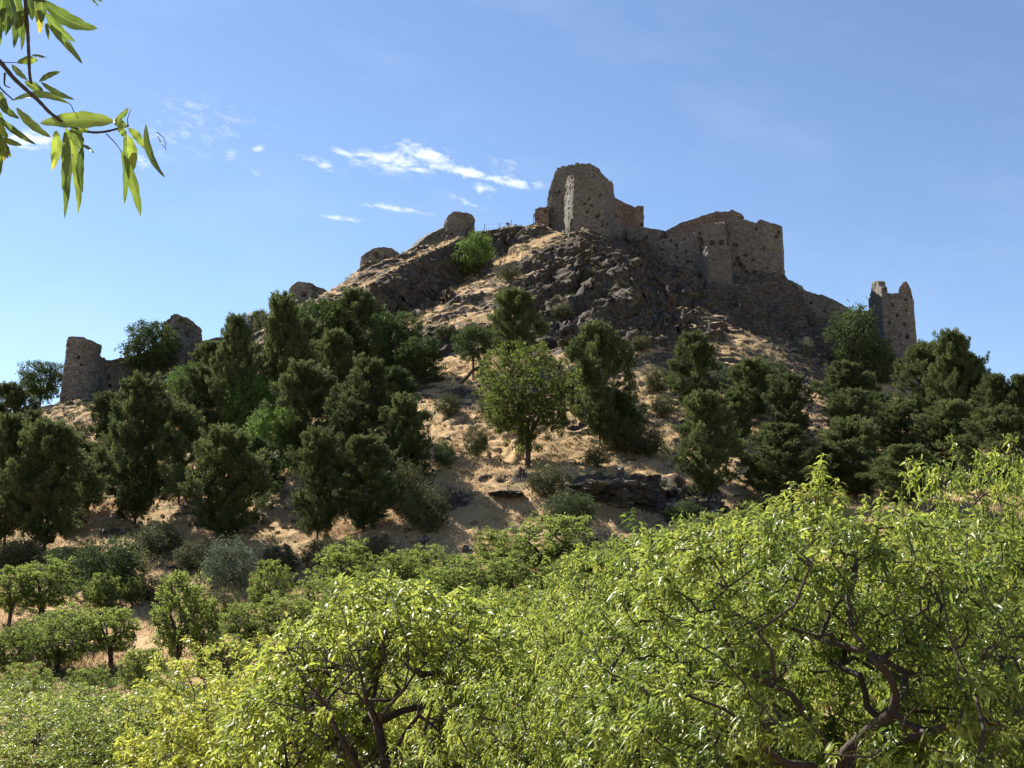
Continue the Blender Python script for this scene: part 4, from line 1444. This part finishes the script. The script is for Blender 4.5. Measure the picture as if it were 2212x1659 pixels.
custom_tree(830, 14.5, [('t', 3, [(822, 1600), (815, 1560)]),
                        ('a', 't', [(790, 1510, 13.3), (778, 1450, 13.1), (755, 1400, 12.8), (748, 1340, 12.8), (730, 1300, 12.9)]),
                        ('b', 't', [(845, 1520, 13.3), (872, 1490, 13.1), (884, 1440, 12.8), (880, 1390, 12.8), (862, 1340, 12.8), (845, 1290, 13.1)]),
                        ('c', 2, [(900, 1640, 13.4), (925, 1550, 13.2), (945, 1490, 12.9), (962, 1440, 12.8), (975, 1395, 12.9), (990, 1340, 13.2)]),
                        ('d', 2, [(740, 1600, 13.4), (700, 1520, 13.2), (650, 1460, 13.2), (620, 1400, 13.2)]),
                        ('e', 't', [(800, 1540, 15), (820, 1440, 15.5), (810, 1340, 15.6)])],
            1258, 1.85, 'big near almond tree with a black forked trunk left of centre', 'forked', nb=190, nt=1700, per=24, ll=.115, lw=.3, mat='almond', seed=901, open_front=.93, spread=.13,
            r_tip=.0058, gap=.85, droop=.4, upright=.3, rmax=.10, sides=8, bottom=.5, tmin=.3, lump=.5)


def near_right():
    D = 9.3
    a1 = [(1840, 1610, 9.1), (1885, 1570, 8.9), (1928, 1540, 8.7), (1936, 1500, 8.6), (1922, 1460, 8.5), (1895, 1432, 8.4)]
    ch = [('a', 3, a1), ('a2', 'a', [(1870, 1405, 8.5), (1840, 1360, 8.6), (1830, 1290, 8.8), (1850, 1210, 9), (1800, 1110, 9)]),
          ('a3', 'a', [(1930, 1405, 8.5), (1960, 1385, 8.6), (2010, 1330, 9.0), (2080, 1280, 9.3)]),
          ('b', 3, [(1780, 1600, 9), (1740, 1545, 8.8), (1710, 1500, 8.7), (1665, 1480, 8.6), (1640, 1470, 8.5)]),
          ('b2', 'b', [(1600, 1440, 8.5), (1560, 1370, 8.5), (1540, 1300, 8.6)]),
          ('c', 2, [(1760, 1655, 8.9), (1700, 1650, 8.7), (1650, 1615, 8.5), (1612, 1580, 8.4)]),
          ('c2', 'c', [(1600, 1555, 8.4), (1560, 1530, 8.4), (1480, 1500, 8.4), (1400, 1480, 8.5)]),
          ('c3', 'c', [(1690, 1560, 8.5), (1680, 1540, 8.6), (1640, 1505, 9), (1600, 1450, 9.5)]),
          ('d', 3, [(1860, 1640, 9.6), (1930, 1620, 10), (2020, 1560, 10.2), (2120, 1480, 10.2)])]
    root, L3 = custom_tree(1800, D, ch, 1105, 2.1, 'nearest almond tree filling the lower right, with crooked dark limbs', 'nearest', nb=240, nt=2300, per=32, ll=.084, lw=.28, mat='almond',
                           seed=999, open_front=.4, spread=.11, r_tip=.0050, gap=1.0, droop=.5, upright=.3, rmax=.085, sides=8, bottom=.5, tmin=.2, lump=.55)
    # long upright shoots breaking the top outline
    rng = np.random.default_rng(5)
    for (px, y0, y1, lean, d) in ((1765, 1100, 980, 12, 9.0), (1757, 1100, 1000, 16, 9.05), (1772, 1100, 995, 2, 8.95), (1895, 1120, 1062, 14, 9.1), (1600, 1160, 1095, -12, 8.8), (1715, 1120, 1040, -8, 9.2), (1990, 1150, 1105, 10, 9.4),
                                  (1830, 1110, 1050, -10, 8.8), (1500, 1200, 1145, -8, 8.7), (1400, 1260, 1205, -10, 8.6), (2120, 1260, 1205, 10, 9.6), (1660, 1140, 1065, 6, 9), (1750, 1110, 1010, 6, 9.05), (1785, 1110, 1020, -8, 9.1), (1740, 1120, 1045, -12, 8.9), (1800, 1110, 1035, 14, 9.0), (1770, 1120, 1050, 4, 9.2),
                                  (1695, 1120, 1060, -6, 8.9), (1725, 1120, 1065, 8, 9.3), (1815, 1120, 1060, 6, 9.2), (1860, 1120, 1070, 8, 9), (1640, 1150, 1090, -10, 9.1), (1560, 1170, 1120, -8, 8.8), (1925, 1130, 1085, 10, 9.2)):
        segs = []
        B, Dd, Nn, Ll, Vv = [], [], [], [], []
        prev = L3(px, y0 + 60, d)
        m_ = 7
        for k in range(1, m_ + 1):
            t_ = k / m_
            p = L3(px + lean * t_ * t_, y0 + 60 + (y1 - y0 - 60) * t_, d)
            segs.append((prev, p, .006 * (1.1 - t_), .006 * (1.1 - t_ - .12) + .0008))
            for _ in range(9):
                a_ = rng.uniform(0, 6.28)
                B.append(prev + (p - prev) * rng.random())
                Dd.append([math.cos(a_), math.sin(a_), rng.uniform(.2, 1.0)])
                Nn.append([rng.normal(0, .4), rng.normal(0, .4), 1])
                Ll.append(rng.uniform(.085, .14) * (1.1 - .35 * t_))
                Vv.append(rng.uniform(.5, 1))
            prev = p
        V, q = tubes(segs, 5)
        st = obj('shoot', mesh_np('shoot', V, quads=q, mat=MAT['bark'], smooth=True), root)
        V, q, t3, vr = leaves(np.array(B), np.array(Dd), unit(np.array(Nn)), np.array(Ll), np.array(Ll) * .25, np.array(Vv), 'fine', .75)
        obj('shoot_leaves', mesh_np('shoot_leaves', V, quads=q, tris=t3, mat=MAT['almond'], smooth=True, attrs={'var': ('FACE', vr)}), st)


near_right()


# ------------------------------------------------------------------ branch hanging in at the top left
def hanging_branch():
    K = 0.2975
    D0 = 1.25
    rng = np.random.default_rng(12)
    m, t, out = new_mat('backlit leaf')
    at = N(t, 'ShaderNodeAttribute')
    at.attribute_name = 'var'
    nzz = noise(t, 40, 4, .6)
    c = ramp(t, M(t, 'ADD', M(t, 'MULTIPLY', at.outputs['Fac'], .75), M(t, 'MULTIPLY', nzz, .25)), [(0.1, (.05, .09, .02)), (.45, (.13, .20, .03)), (.75, (.28, .36, .05)), (1.0, (.55, .42, .04))])
    ac = N(t, 'ShaderNodeAttribute')
    ac.attribute_name = 'across'
    al = N(t, 'ShaderNodeAttribute')
    al.attribute_name = 'along'
    aabs = M(t, 'ABSOLUTE', ac.outputs['Fac'])
    rib = M(t, 'SUBTRACT', 1.0, M(t, 'MULTIPLY', aabs, 9), clamp=True)
    vein = M(t, 'SUBTRACT', M(t, 'MULTIPLY', M(t, 'SINE', M(t, 'MULTIPLY', M(t, 'SUBTRACT', al.outputs['Fac'], M(t, 'MULTIPLY', aabs, .09)), 95)), 1.0), .82)
    vein = M(t, 'MULTIPLY', M(t, 'MULTIPLY', vein, 2.5, clamp=True), .35)
    c = mixc(t, M(t, 'MAXIMUM', M(t, 'MULTIPLY', rib, .6), vein), c, (.36, .44, .12))
    blem = M(t, 'MULTIPLY', M(t, 'SUBTRACT', noise(t, 90, 3, .6), .66), 14, clamp=True)
    edge = M(t, 'MULTIPLY', M(t, 'SUBTRACT', M(t, 'ADD', aabs, M(t, 'MULTIPLY', noise(t, 60, 3), .5)), 1.18), 8, clamp=True)
    c = mixc(t, M(t, 'MULTIPLY', M(t, 'MAXIMUM', blem, edge), .8), c, (.10, .05, .02))
    p = N(t, 'ShaderNodeBsdfPrincipled')
    t.links.new(c, p.inputs['Base Color'])
    p.inputs['Roughness'].default_value = .45
    tr = N(t, 'ShaderNodeBsdfTranslucent')
    t.links.new(c, tr.inputs[0])
    mx = N(t, 'ShaderNodeMixShader')
    mx.inputs[0].default_value = .5
    t.links.new(p.outputs[0], mx.inputs[1])
    t.links.new(tr.outputs[0], mx.inputs[2])
    t.links.new(mx.outputs[0], out.inputs[0])
    root = empty('overhanging_branch', W(-60, 60, D0))
    tag(root, 'leafy almond branch hanging into the sky at the top left corner', 'branch')
    o0 = root.location

    def P3(x, y, d):
        w_ = W(x * K, y * K, d)
        return np.array(w_ - o0)
    segs = []

    def twig(pts_, r0, r1, d0=D0, d1=D0):
        # smooth the polyline
        pts_ = np.array(pts_, float)
        s_ = np.concatenate([[0], np.cumsum(np.hypot(*np.diff(pts_, axis=0).T))])
        tt = np.linspace(0, s_[-1], len(pts_) * 4)
        X = np.interp(tt, s_, pts_[:, 0])
        Y = np.interp(tt, s_, pts_[:, 1])
        for _ in range(2):
            X[1:-1] = (X[:-2] + 2 * X[1:-1] + X[2:]) / 4
            Y[1:-1] = (Y[:-2] + 2 * Y[1:-1] + Y[2:]) / 4
        f = tt / s_[-1]
        mine = []
        for k in range(len(tt) - 1):
            ra = r0 + (r1 - r0) * f[k]
            rb = r0 + (r1 - r0) * f[k + 1]
            mine.append((P3(X[k], Y[k], d0 + (d1 - d0) * f[k]), P3(X[k + 1], Y[k + 1], d0 + (d1 - d0) * f[k + 1]), ra * (1 + .12 * math.sin(k * 2.1)), rb))
        V, q = tubes(mine, 8)
        obj('twig', mesh_np('twig', V, quads=q, mat=MAT['bark'], smooth=True), root)
    twig([(-260, 250), (-90, 370), (0, 445), (100, 570), (200, 660), (300, 750), (350, 810), (430, 870), (480, 905), (560, 940), (680, 965), (780, 955), (850, 935), (930, 915)], .0032, .0012)
    twig([(170, -160), (185, 20), (200, 200), (210, 420), (215, 560), (225, 600)], .0026, .0018, 1.22, 1.24)
    twig([(-60, 560), (20, 660), (90, 720)], .0012, .0008)
    twig([(-200, 900), (-60, 940), (10, 980)], .0016, .001, 1.25, 1.25)
    twig([(-200, -80), (-60, -40), (90, -30), (320, 10)], .0024, .0012, 1.2, 1.2)
    twig([(35, 530), (30, 620), (70, 635)], .0014, .0007)
    twig([(930, 915), (925, 860), (950, 795)], .0007, .0003)
    twig([(770, 970), (840, 1040), (882, 1100)], .0006, .0005)
    twig([(0, 452), (120, 455)], .0006, .0005)
    twig([(1140, 960), (1190, 1000), (1205, 1050), (1200, 1090)], .0005, .0003)
    twig([(540, 820), (520, 770), (495, 745)], .0006, .0005)
    LV = [  # x0 y0 x1 y1 width sag var
        (320, 10, 710, 210, 105, -40, .35), (330, 90, 550, 305, 62, -20, .3), (340, 170, 600, 465, 52, 10, .4), (330, 170, 352, 292, 26, 5, .2), (270, 60, 290, 245, 52, 8, .95),
        (130, -60, 100, 350, 72, 10, .25), (60, -80, 10, 250, 70, 10, .3), (90, -60, 150, 280, 95, 10, .15), (160, 60, 155, 370, 42, 10, .3), (20, -60, -30, 220, 70, 8, .25), (230, -60, 260, 130, 80, 8, .2), (290, -60, 300, 170, 75, 8, .2),
        (230, 400, 340, 421, 20, 4, .15), (272, 436, 120, 455, 58, -8, .6), (85, 470, 200, 582, 42, -5, .55), (285, 592, 442, 520, 42, 12, .3), (300, 598, 542, 722, 40, -15, .5),
        (180, 590, 330, 690, 60, 6, .1), (492, 748, 80, 732, 52, -55, .6), (120, 785, 372, 998, 62, -18, .65), (-20, 735, 140, 862, 52, -8, .2), (-20, 845, 262, 1050, 46, -12, .25), (-30, 880, 60, 1000, 60, -8, .7),
        (10, 1000, 162, 1055, 42, -6, .45), (-20, 960, 82, 1142, 62, -8, .25), (0, 1020, 28, 1175, 55, 4, .85), (822, 880, 288, 895, 118, -18, .7), (838, 872, 935, 780, 42, -10, .3), (826, 868, 925, 915, 62, -6, .6),
        (408, 950, 380, 1232, 80, 14, .75), (470, 960, 452, 1382, 62, 16, .25), (488, 960, 470, 1588, 60, 10, .2), (478, 930, 575, 1330, 62, 22, .8), (515, 935, 592, 1092, 92, 10, .12), (600, 1060, 600, 1402, 58, -20, .12),
        (590, 1050, 682, 1112, 24, 8, .1), (512, 1140, 568, 1552, 52, 26, .7), (935, 930, 1050, 1082, 58, 12, .6), (905, 975, 902, 1482, 54, 14, .4), (882, 1100, 1022, 1572, 74, 14, .5), (935, 990, 972, 1235, 72, 8, .7),
        (1060, 905, 1202, 1292, 50, -45, .25), (860, 930, 920, 1000, 50, 4, .55), (560, 960, 640, 940, 50, 8, .65), (655, -15, 716, 46, 14, 3, .3), (690, -12, 752, 16, 14, 2, .3),
        (1135, 958, 1212, 1088, 7, -10, .6)]
    # extra leaves added mostly beyond the view edge to shade those within it
    for _ in range(70):
        x0 = rng.uniform(-1100, -120)
        y0 = rng.uniform(-900, 1000)
        an = rng.normal(1.3, .5)
        ln = rng.uniform(230, 420)
        LV.append((x0, y0, x0 + math.cos(an) * ln, y0 + math.sin(an) * ln, rng.uniform(45, 90), rng.uniform(-20, 20), rng.uniform(.1, .7), rng.uniform(.05, .5)))
    for (x0, y0, x1, y1, w_, v_) in ((-40, -40, 60, 200, 75, .15), (40, -60, 110, 190, 70, .2), (110, -60, 60, 230, 62, .12), (-60, 40, 5, 330, 60, .3), (180, -80, 235, 150, 70, .15), (60, 60, 40, 260, 50, .1),
                                     (140, 30, 200, 230, 50, .15), (-50, 640, 60, 800, 55, .2), (-60, 760, 30, 930, 50, .5), (-40, 1060, 60, 1150, 45, .3), (0, 1080, -30, 1340, 50, .4)):
        LV.append((x0, y0, x1, y1, w_, 8, v_))
    VV, QQ, AA, CC, DDD = [], [], [], [], []
    off = 0
    for lv in LV:
        x0, y0, x1, y1, w_, sag, var = lv[:7]
        d = D0 + (lv[7] if len(lv) > 7 else rng.uniform(-.05, .05))
        m_ = 12
        dx, dy = x1 - x0, y1 - y0
        ln = math.hypot(dx, dy)
        nx_, ny_ = -dy / ln, dx / ln
        dep = rng.uniform(-.05, .05)
        twist0 = rng.uniform(-.7, .7)
        twist1 = rng.uniform(-1.1, 1.1)
        wav = rng.uniform(0, 6)
        rows = []
        for k in range(m_ + 1):
            t_ = k / m_
            cx_ = x0 + dx * t_ + nx_ * -sag * 4 * t_ * (1 - t_)
            cy_ = y0 + dy * t_ + ny_ * -sag * 4 * t_ * (1 - t_)
            ww = w_ / 2 * (math.sin(math.pi * min(1, t_ * .93 + .02) ** .8) ** .9 + .02) * (1 + .09 * math.sin(k * 1.9 + x0))
            if t_ == 1:
                ww = .5
            tw = twist0 + twist1 * t_
            dz = ww * K / F * D0 * math.sin(tw)
            for sgn in (-1, -.5, 0, .5, 1):
                rows.append(P3(cx_ + nx_ * ww * sgn, cy_ + ny_ * ww * sgn, d + dep * t_ + dz * sgn - abs(sgn) * ww * K / F * D0 * .55 + .0022 * math.sin(wav + t_ * 14) * abs(sgn)))
                CC.append(sgn)
                DDD.append(t_ + x0 * .01)
        VV.append(np.array(rows))
        ii = np.arange((m_ + 1) * 5).reshape(m_ + 1, 5) + off
        QQ.append(np.stack([ii[:-1, :-1].ravel(), ii[:-1, 1:].ravel(), ii[1:, 1:].ravel(), ii[1:, :-1].ravel()], 1))
        vv = np.repeat(var, m_ * 4) + rng.normal(0, .03, m_ * 4)
        if var > .7:
            vv[m_ * 3:] += .2
        AA.append(vv)
        off += len(rows)
    obj('foliage', mesh_np('foliage', np.concatenate(VV), quads=np.concatenate(QQ), mat=m, smooth=True, attrs={'var': ('FACE', np.concatenate(AA)), 'across': ('POINT', CC), 'along': ('POINT', DDD)}), root)


hanging_branch()


# ------------------------------------------------------------------ wire fence with its sign on the summit
def metal(name, c, rough=.5, met=.6):
    m, t, out = new_mat(name)
    p = N(t, 'ShaderNodeBsdfPrincipled')
    nn = noise(t, 8, 3)
    t.links.new(mixc(t, nn, tuple(x * .7 for x in c), c), p.inputs['Base Color'])
    p.inputs['Roughness'].default_value = rough
    p.inputs['Metallic'].default_value = met
    t.links.new(p.outputs[0], out.inputs[0])
    return m


steel = metal('weathered steel', (.12, .12, .13))
signm = metal('dark blue sign paint', (.05, .06, .09), .6, 0)
root = empty('wire_fence', W(1075, 506, 204.5))
tag(root, 'thin wire fence with leaning posts on the skyline left of the keep', 'fence')
o0 = root.location
posts = [((1046, 514), (1046.6, 483)), ((1077, 508), (1079, 482.5)), ((1103, 503), (1104.6, 475.5)), ((1153, 497), (1152, 462))]
for b_, t_ in posts:
    V, q = tubes([(np.array(W(*b_, 204.5) - o0), np.array(W(*t_, 204.5) - o0), .07, .055)], 8)
    obj('post', mesh_np('fence_post', V, quads=q, mat=steel), root)
segs = []
for (a_, b_) in ((0, 1), (1, 2)):
    for f in (.06, .35, .65, .95):
        p0 = W(posts[a_][1][0] + (posts[a_][0][0] - posts[a_][1][0]) * f, posts[a_][1][1] + (posts[a_][0][1] - posts[a_][1][1]) * f, 204.5) - o0
        p1 = W(posts[b_][1][0] + (posts[b_][0][0] - posts[b_][1][0]) * f, posts[b_][1][1] + (posts[b_][0][1] - posts[b_][1][1]) * f, 204.5) - o0
        segs.append((np.array(p0), np.array(p1), .012, .012))
V, q = tubes(segs, 4)
obj('wire', mesh_np('fence_wire', V, quads=q, mat=steel), root)
c0 = W(1097, 483.5, 204.45) - o0
hx, hz = .32, .24
sv_ = np.array([[c0.x + a_ * hx, c0.y + b_ * .02, c0.z + c_ * hz - a_ * .05] for b_ in (-1, 1) for (a_, c_) in ((-1, -1), (1, -1), (1, 1), (-1, 1))])
obj('sign_board', mesh_np('sign_board', sv_, quads=[(0, 1, 2, 3), (7, 6, 5, 4), (0, 4, 5, 1), (1, 5, 6, 2), (2, 6, 7, 3), (3, 7, 4, 0)], mat=signm), root)


# ------------------------------------------------------------------ dead leaning trunk
def dead_trunk():
    D = hit(1035, 822)
    root = empty('dead_tree', W(1035, 822, D))
    tag(root, 'bare dead trunk with a long limb leaning to the ground on the sunlit path', 'dead tree')
    o = root.location
    def q3(px, py, dd=0):
        return np.array(W(px, py, D + dd) - o)
    pl = [[(1043, 828), (1042, 800), (1040, 785), (1033, 770), (1028, 760)], [(1040, 792), (1022, 800), (1008, 815), (990, 832)], [(1012, 812), (1003, 822), (1000, 830)], [(1041, 790), (1047, 780), (1045, 768)]]
    segs = []
    for k, c in enumerate(pl):
        r0 = (.42, .24, .14, .2)[k]
        for i in range(len(c) - 1):
            segs.append((q3(*c[i]), q3(*c[i + 1]), r0 * (1 - i * .15), r0 * (1 - (i + 1) * .15)))
    V, q = tubes(segs, 8)
    obj('trunk', mesh_np('dead_trunk', V, quads=q, mat=MAT['bark'], smooth=True), root)


dead_trunk()


# ------------------------------------------------------------------ crags: broken rock standing out of the hill
def crag(px, py, wpx, hpx, depth, seed, label, lean=0.3):
    D = hit(px, py + hpx * .35)
    R = wpx / 2 / F * D
    Hh = hpx / 2 / F * D
    rng = np.random.default_rng(seed)
    n1, n2 = 120, 90
    th = np.linspace(0, 2 * math.pi, n1, endpoint=False)
    ph = np.linspace(-math.pi / 2, math.pi / 2, n2)
    TH, PH = np.meshgrid(th, ph)
    dirs = np.stack([np.cos(PH) * np.cos(TH), np.cos(PH) * np.sin(TH), np.sin(PH)], -1)
    pl = unit(rng.normal(size=(26, 3)) * np.array([1, 1, .8]))
    off = rng.uniform(.55, .95, 26)
    dd = dirs.reshape(-1, 3) @ pl.T
    rad = np.min(np.where(dd > .05, off[None] / np.maximum(dd, .05), 9), 1)
    rad = np.minimum(rad, 1.15)
    x, y, z = dirs.reshape(-1, 3).T
    rad = rad * (1 + .30 * fbm(x * 1.7 + seed, y * 1.7 + z * 1.3, 3, seed + 9)) + .30 * (ridged(x * 2.6 + z * 1.6 + seed, z * 3.6 - x + y * 2, 5, seed) - .2) + .10 * fbm(x * 9 + y * 7, z * 9, 4, seed + 3)
    P = dirs.reshape(-1, 3) * rad[:, None] * np.array([R, depth, Hh])
    P[:, 0] += lean * P[:, 2]
    c = W(px, py, D)
    root_z = c.z
    P[:, 1] += depth * .15
    ii = np.arange(n1 * n2).reshape(n2, n1)
    i2 = np.roll(ii, -1, 1)
    q = np.stack([ii[:-1].ravel(), i2[:-1].ravel(), i2[1:].ravel(), ii[1:].ravel()], 1)
    o = obj('rock_outcrop', mesh_np('rock_outcrop', P, quads=q, mat=MAT['rock']), None, (c.x, D, root_z))
    tag(o, label, 'rock', 'rock outcrops on the hill')


CRAGS = [
    (1335, 1066, 210, 62, 4, 4, 'wide flat dark rock lying on the sunny slope right of the lone tree'),
    (1475, 1114, 120, 50, 3, 5, 'low boulder pile just left of the conical pine foot'),
    (1285, 735, 80, 55, 3, 6, 'upright boulder behind the slender pine top'),
    (1220, 725, 60, 50, 3, 7, 'boulder between the dark pine on the rocks and the slender pine'),
    (1095, 1068, 80, 20, 2, 9, 'low dark ledge on the straw below the lone tree trunk'),
]
for c in CRAGS:
    crag(*c)


# ------------------------------------------------------------------ ground cover: dry grass and low scrub
def scatter(n_, accept, seed):
    rng = np.random.default_rng(seed)
    # sample over picture-like azimuth and depth so that density follows what can be seen
    a = rng.uniform(-.52, .52, n_)
    y = rng.uniform(55, 205, n_)
    x = a * y
    z = gz(x, y)
    px, py = project(x, y, z)
    r = rock_mask(px, py)
    k = accept(r, x, y, rng)
    return x[k], y[k], z[k], rng


x, y, z, rng = scatter(170000, lambda r, x, y, g: g.random(len(x)) < smooth(.75, .2, r) * smooth(-.5, .3, fbm(x / 4, y / 4, 3, 5)), 50)
per = 5
i = np.repeat(np.arange(len(x)), per)
base = np.stack([x, y, z - .04], 1)[i] + rng.normal(0, .14, (len(i), 3)) * np.array([1, 1, 0])
d = unit(rng.normal(0, .45, (len(i), 3)) + np.array([0, 0, 1.0]))
ll = rng.uniform(.15, .5, len(i)) * (.6 + .8 * rng.random(len(x)))[i]
V, q, t3, vr = leaves(base, d, unit(rng.normal(0, 1, (len(i), 3))), ll, np.full(len(i), .055), rng.random(len(i)), 'tri')
tag(obj('dry_grass', mesh_np('dry_grass', V, tris=t3, mat=MAT['dry'], attrs={'var': ('FACE', vr)})), 'straw coloured dry grass covering the open slope', 'grass', kind='stuff')

x, y, z, rng = scatter(19000, lambda r, x, y, g: g.random(len(x)) < (.12 + .88 * smooth(-.1, .45, fbm(x / 7, y / 7, 4, 15))) * (.6 + .4 * smooth(.15, .4, r)), 51)
per = 46
i = np.repeat(np.arange(len(x)), per)
sz = .22 + .75 * rng.random(len(x)) ** 2.2
dd = unit(rng.normal(size=(len(i), 3)) * np.array([1, 1, .8]))
dd[:, 2] = np.abs(dd[:, 2])
base = np.stack([x, y, z], 1)[i] + dd * (sz[i] * rng.uniform(.3, 1, len(i)))[:, None] * np.array([1, 1, .75])
d = unit(dd + rng.normal(0, .5, (len(i), 3)) + np.array([0, 0, .3]))
ll = rng.uniform(.10, .22, len(i))
V, q, t3, vr = leaves(base, d, unit(rng.normal(0, 1, (len(i), 3))), ll, ll * .5, np.clip(rng.random(len(x))[i] * .7 + rng.normal(.1, .15, len(i)), 0, 1), 'quad')
tag(obj('low_scrub', mesh_np('low_scrub', V, quads=q, mat=MAT['dusky'], attrs={'var': ('FACE', vr)})), 'low dusky green scrub dotted over rocks and straw', 'scrub', kind='stuff')
# loose stones weathered out of the slope
x, y, z, rng = scatter(14000, lambda r, x, y, g: g.random(len(x)) < .1 + .9 * smooth(-.1, .5, fbm(x / 5, y / 5, 4, 25)) * smooth(.1, .5, r + .15), 52)
n_ = len(x)
oct_v = np.array([[1, 0, 0], [0, 1, 0], [-1, 0, 0], [0, -1, 0], [0, 0, .7], [0, 0, -.7], [.6, .6, .5], [-.6, .6, .4], [-.6, -.6, .5], [.6, -.6, .4]], float)
oct_t = np.array([[0, 6, 4], [6, 1, 4], [1, 7, 4], [7, 2, 4], [2, 8, 4], [8, 3, 4], [3, 9, 4], [9, 0, 4], [0, 1, 6], [1, 2, 7], [2, 3, 8], [3, 0, 9], [1, 0, 5], [2, 1, 5], [3, 2, 5], [0, 3, 5]])
size = .10 + .42 * rng.random(n_) ** 3.2
V = oct_v[None] * (size[:, None, None] * rng.uniform(.6, 1.35, (n_, 1, 3))) + rng.normal(0, .16, (n_, 10, 3)) * size[:, None, None]
V += np.stack([x, y, z + size * .1], 1)[:, None]
T = (np.arange(n_)[:, None, None] * 10 + oct_t[None]).reshape(-1, 3)
tag(obj('loose_stones', mesh_np('loose_stones', V.reshape(-1, 3), tris=T, mat=MAT['rock'])), 'loose dark stones strewn over the slope', 'stones', kind='stuff')
print('SCENE OBJECTS', len(C.objects), 'terrain', nx, ny)
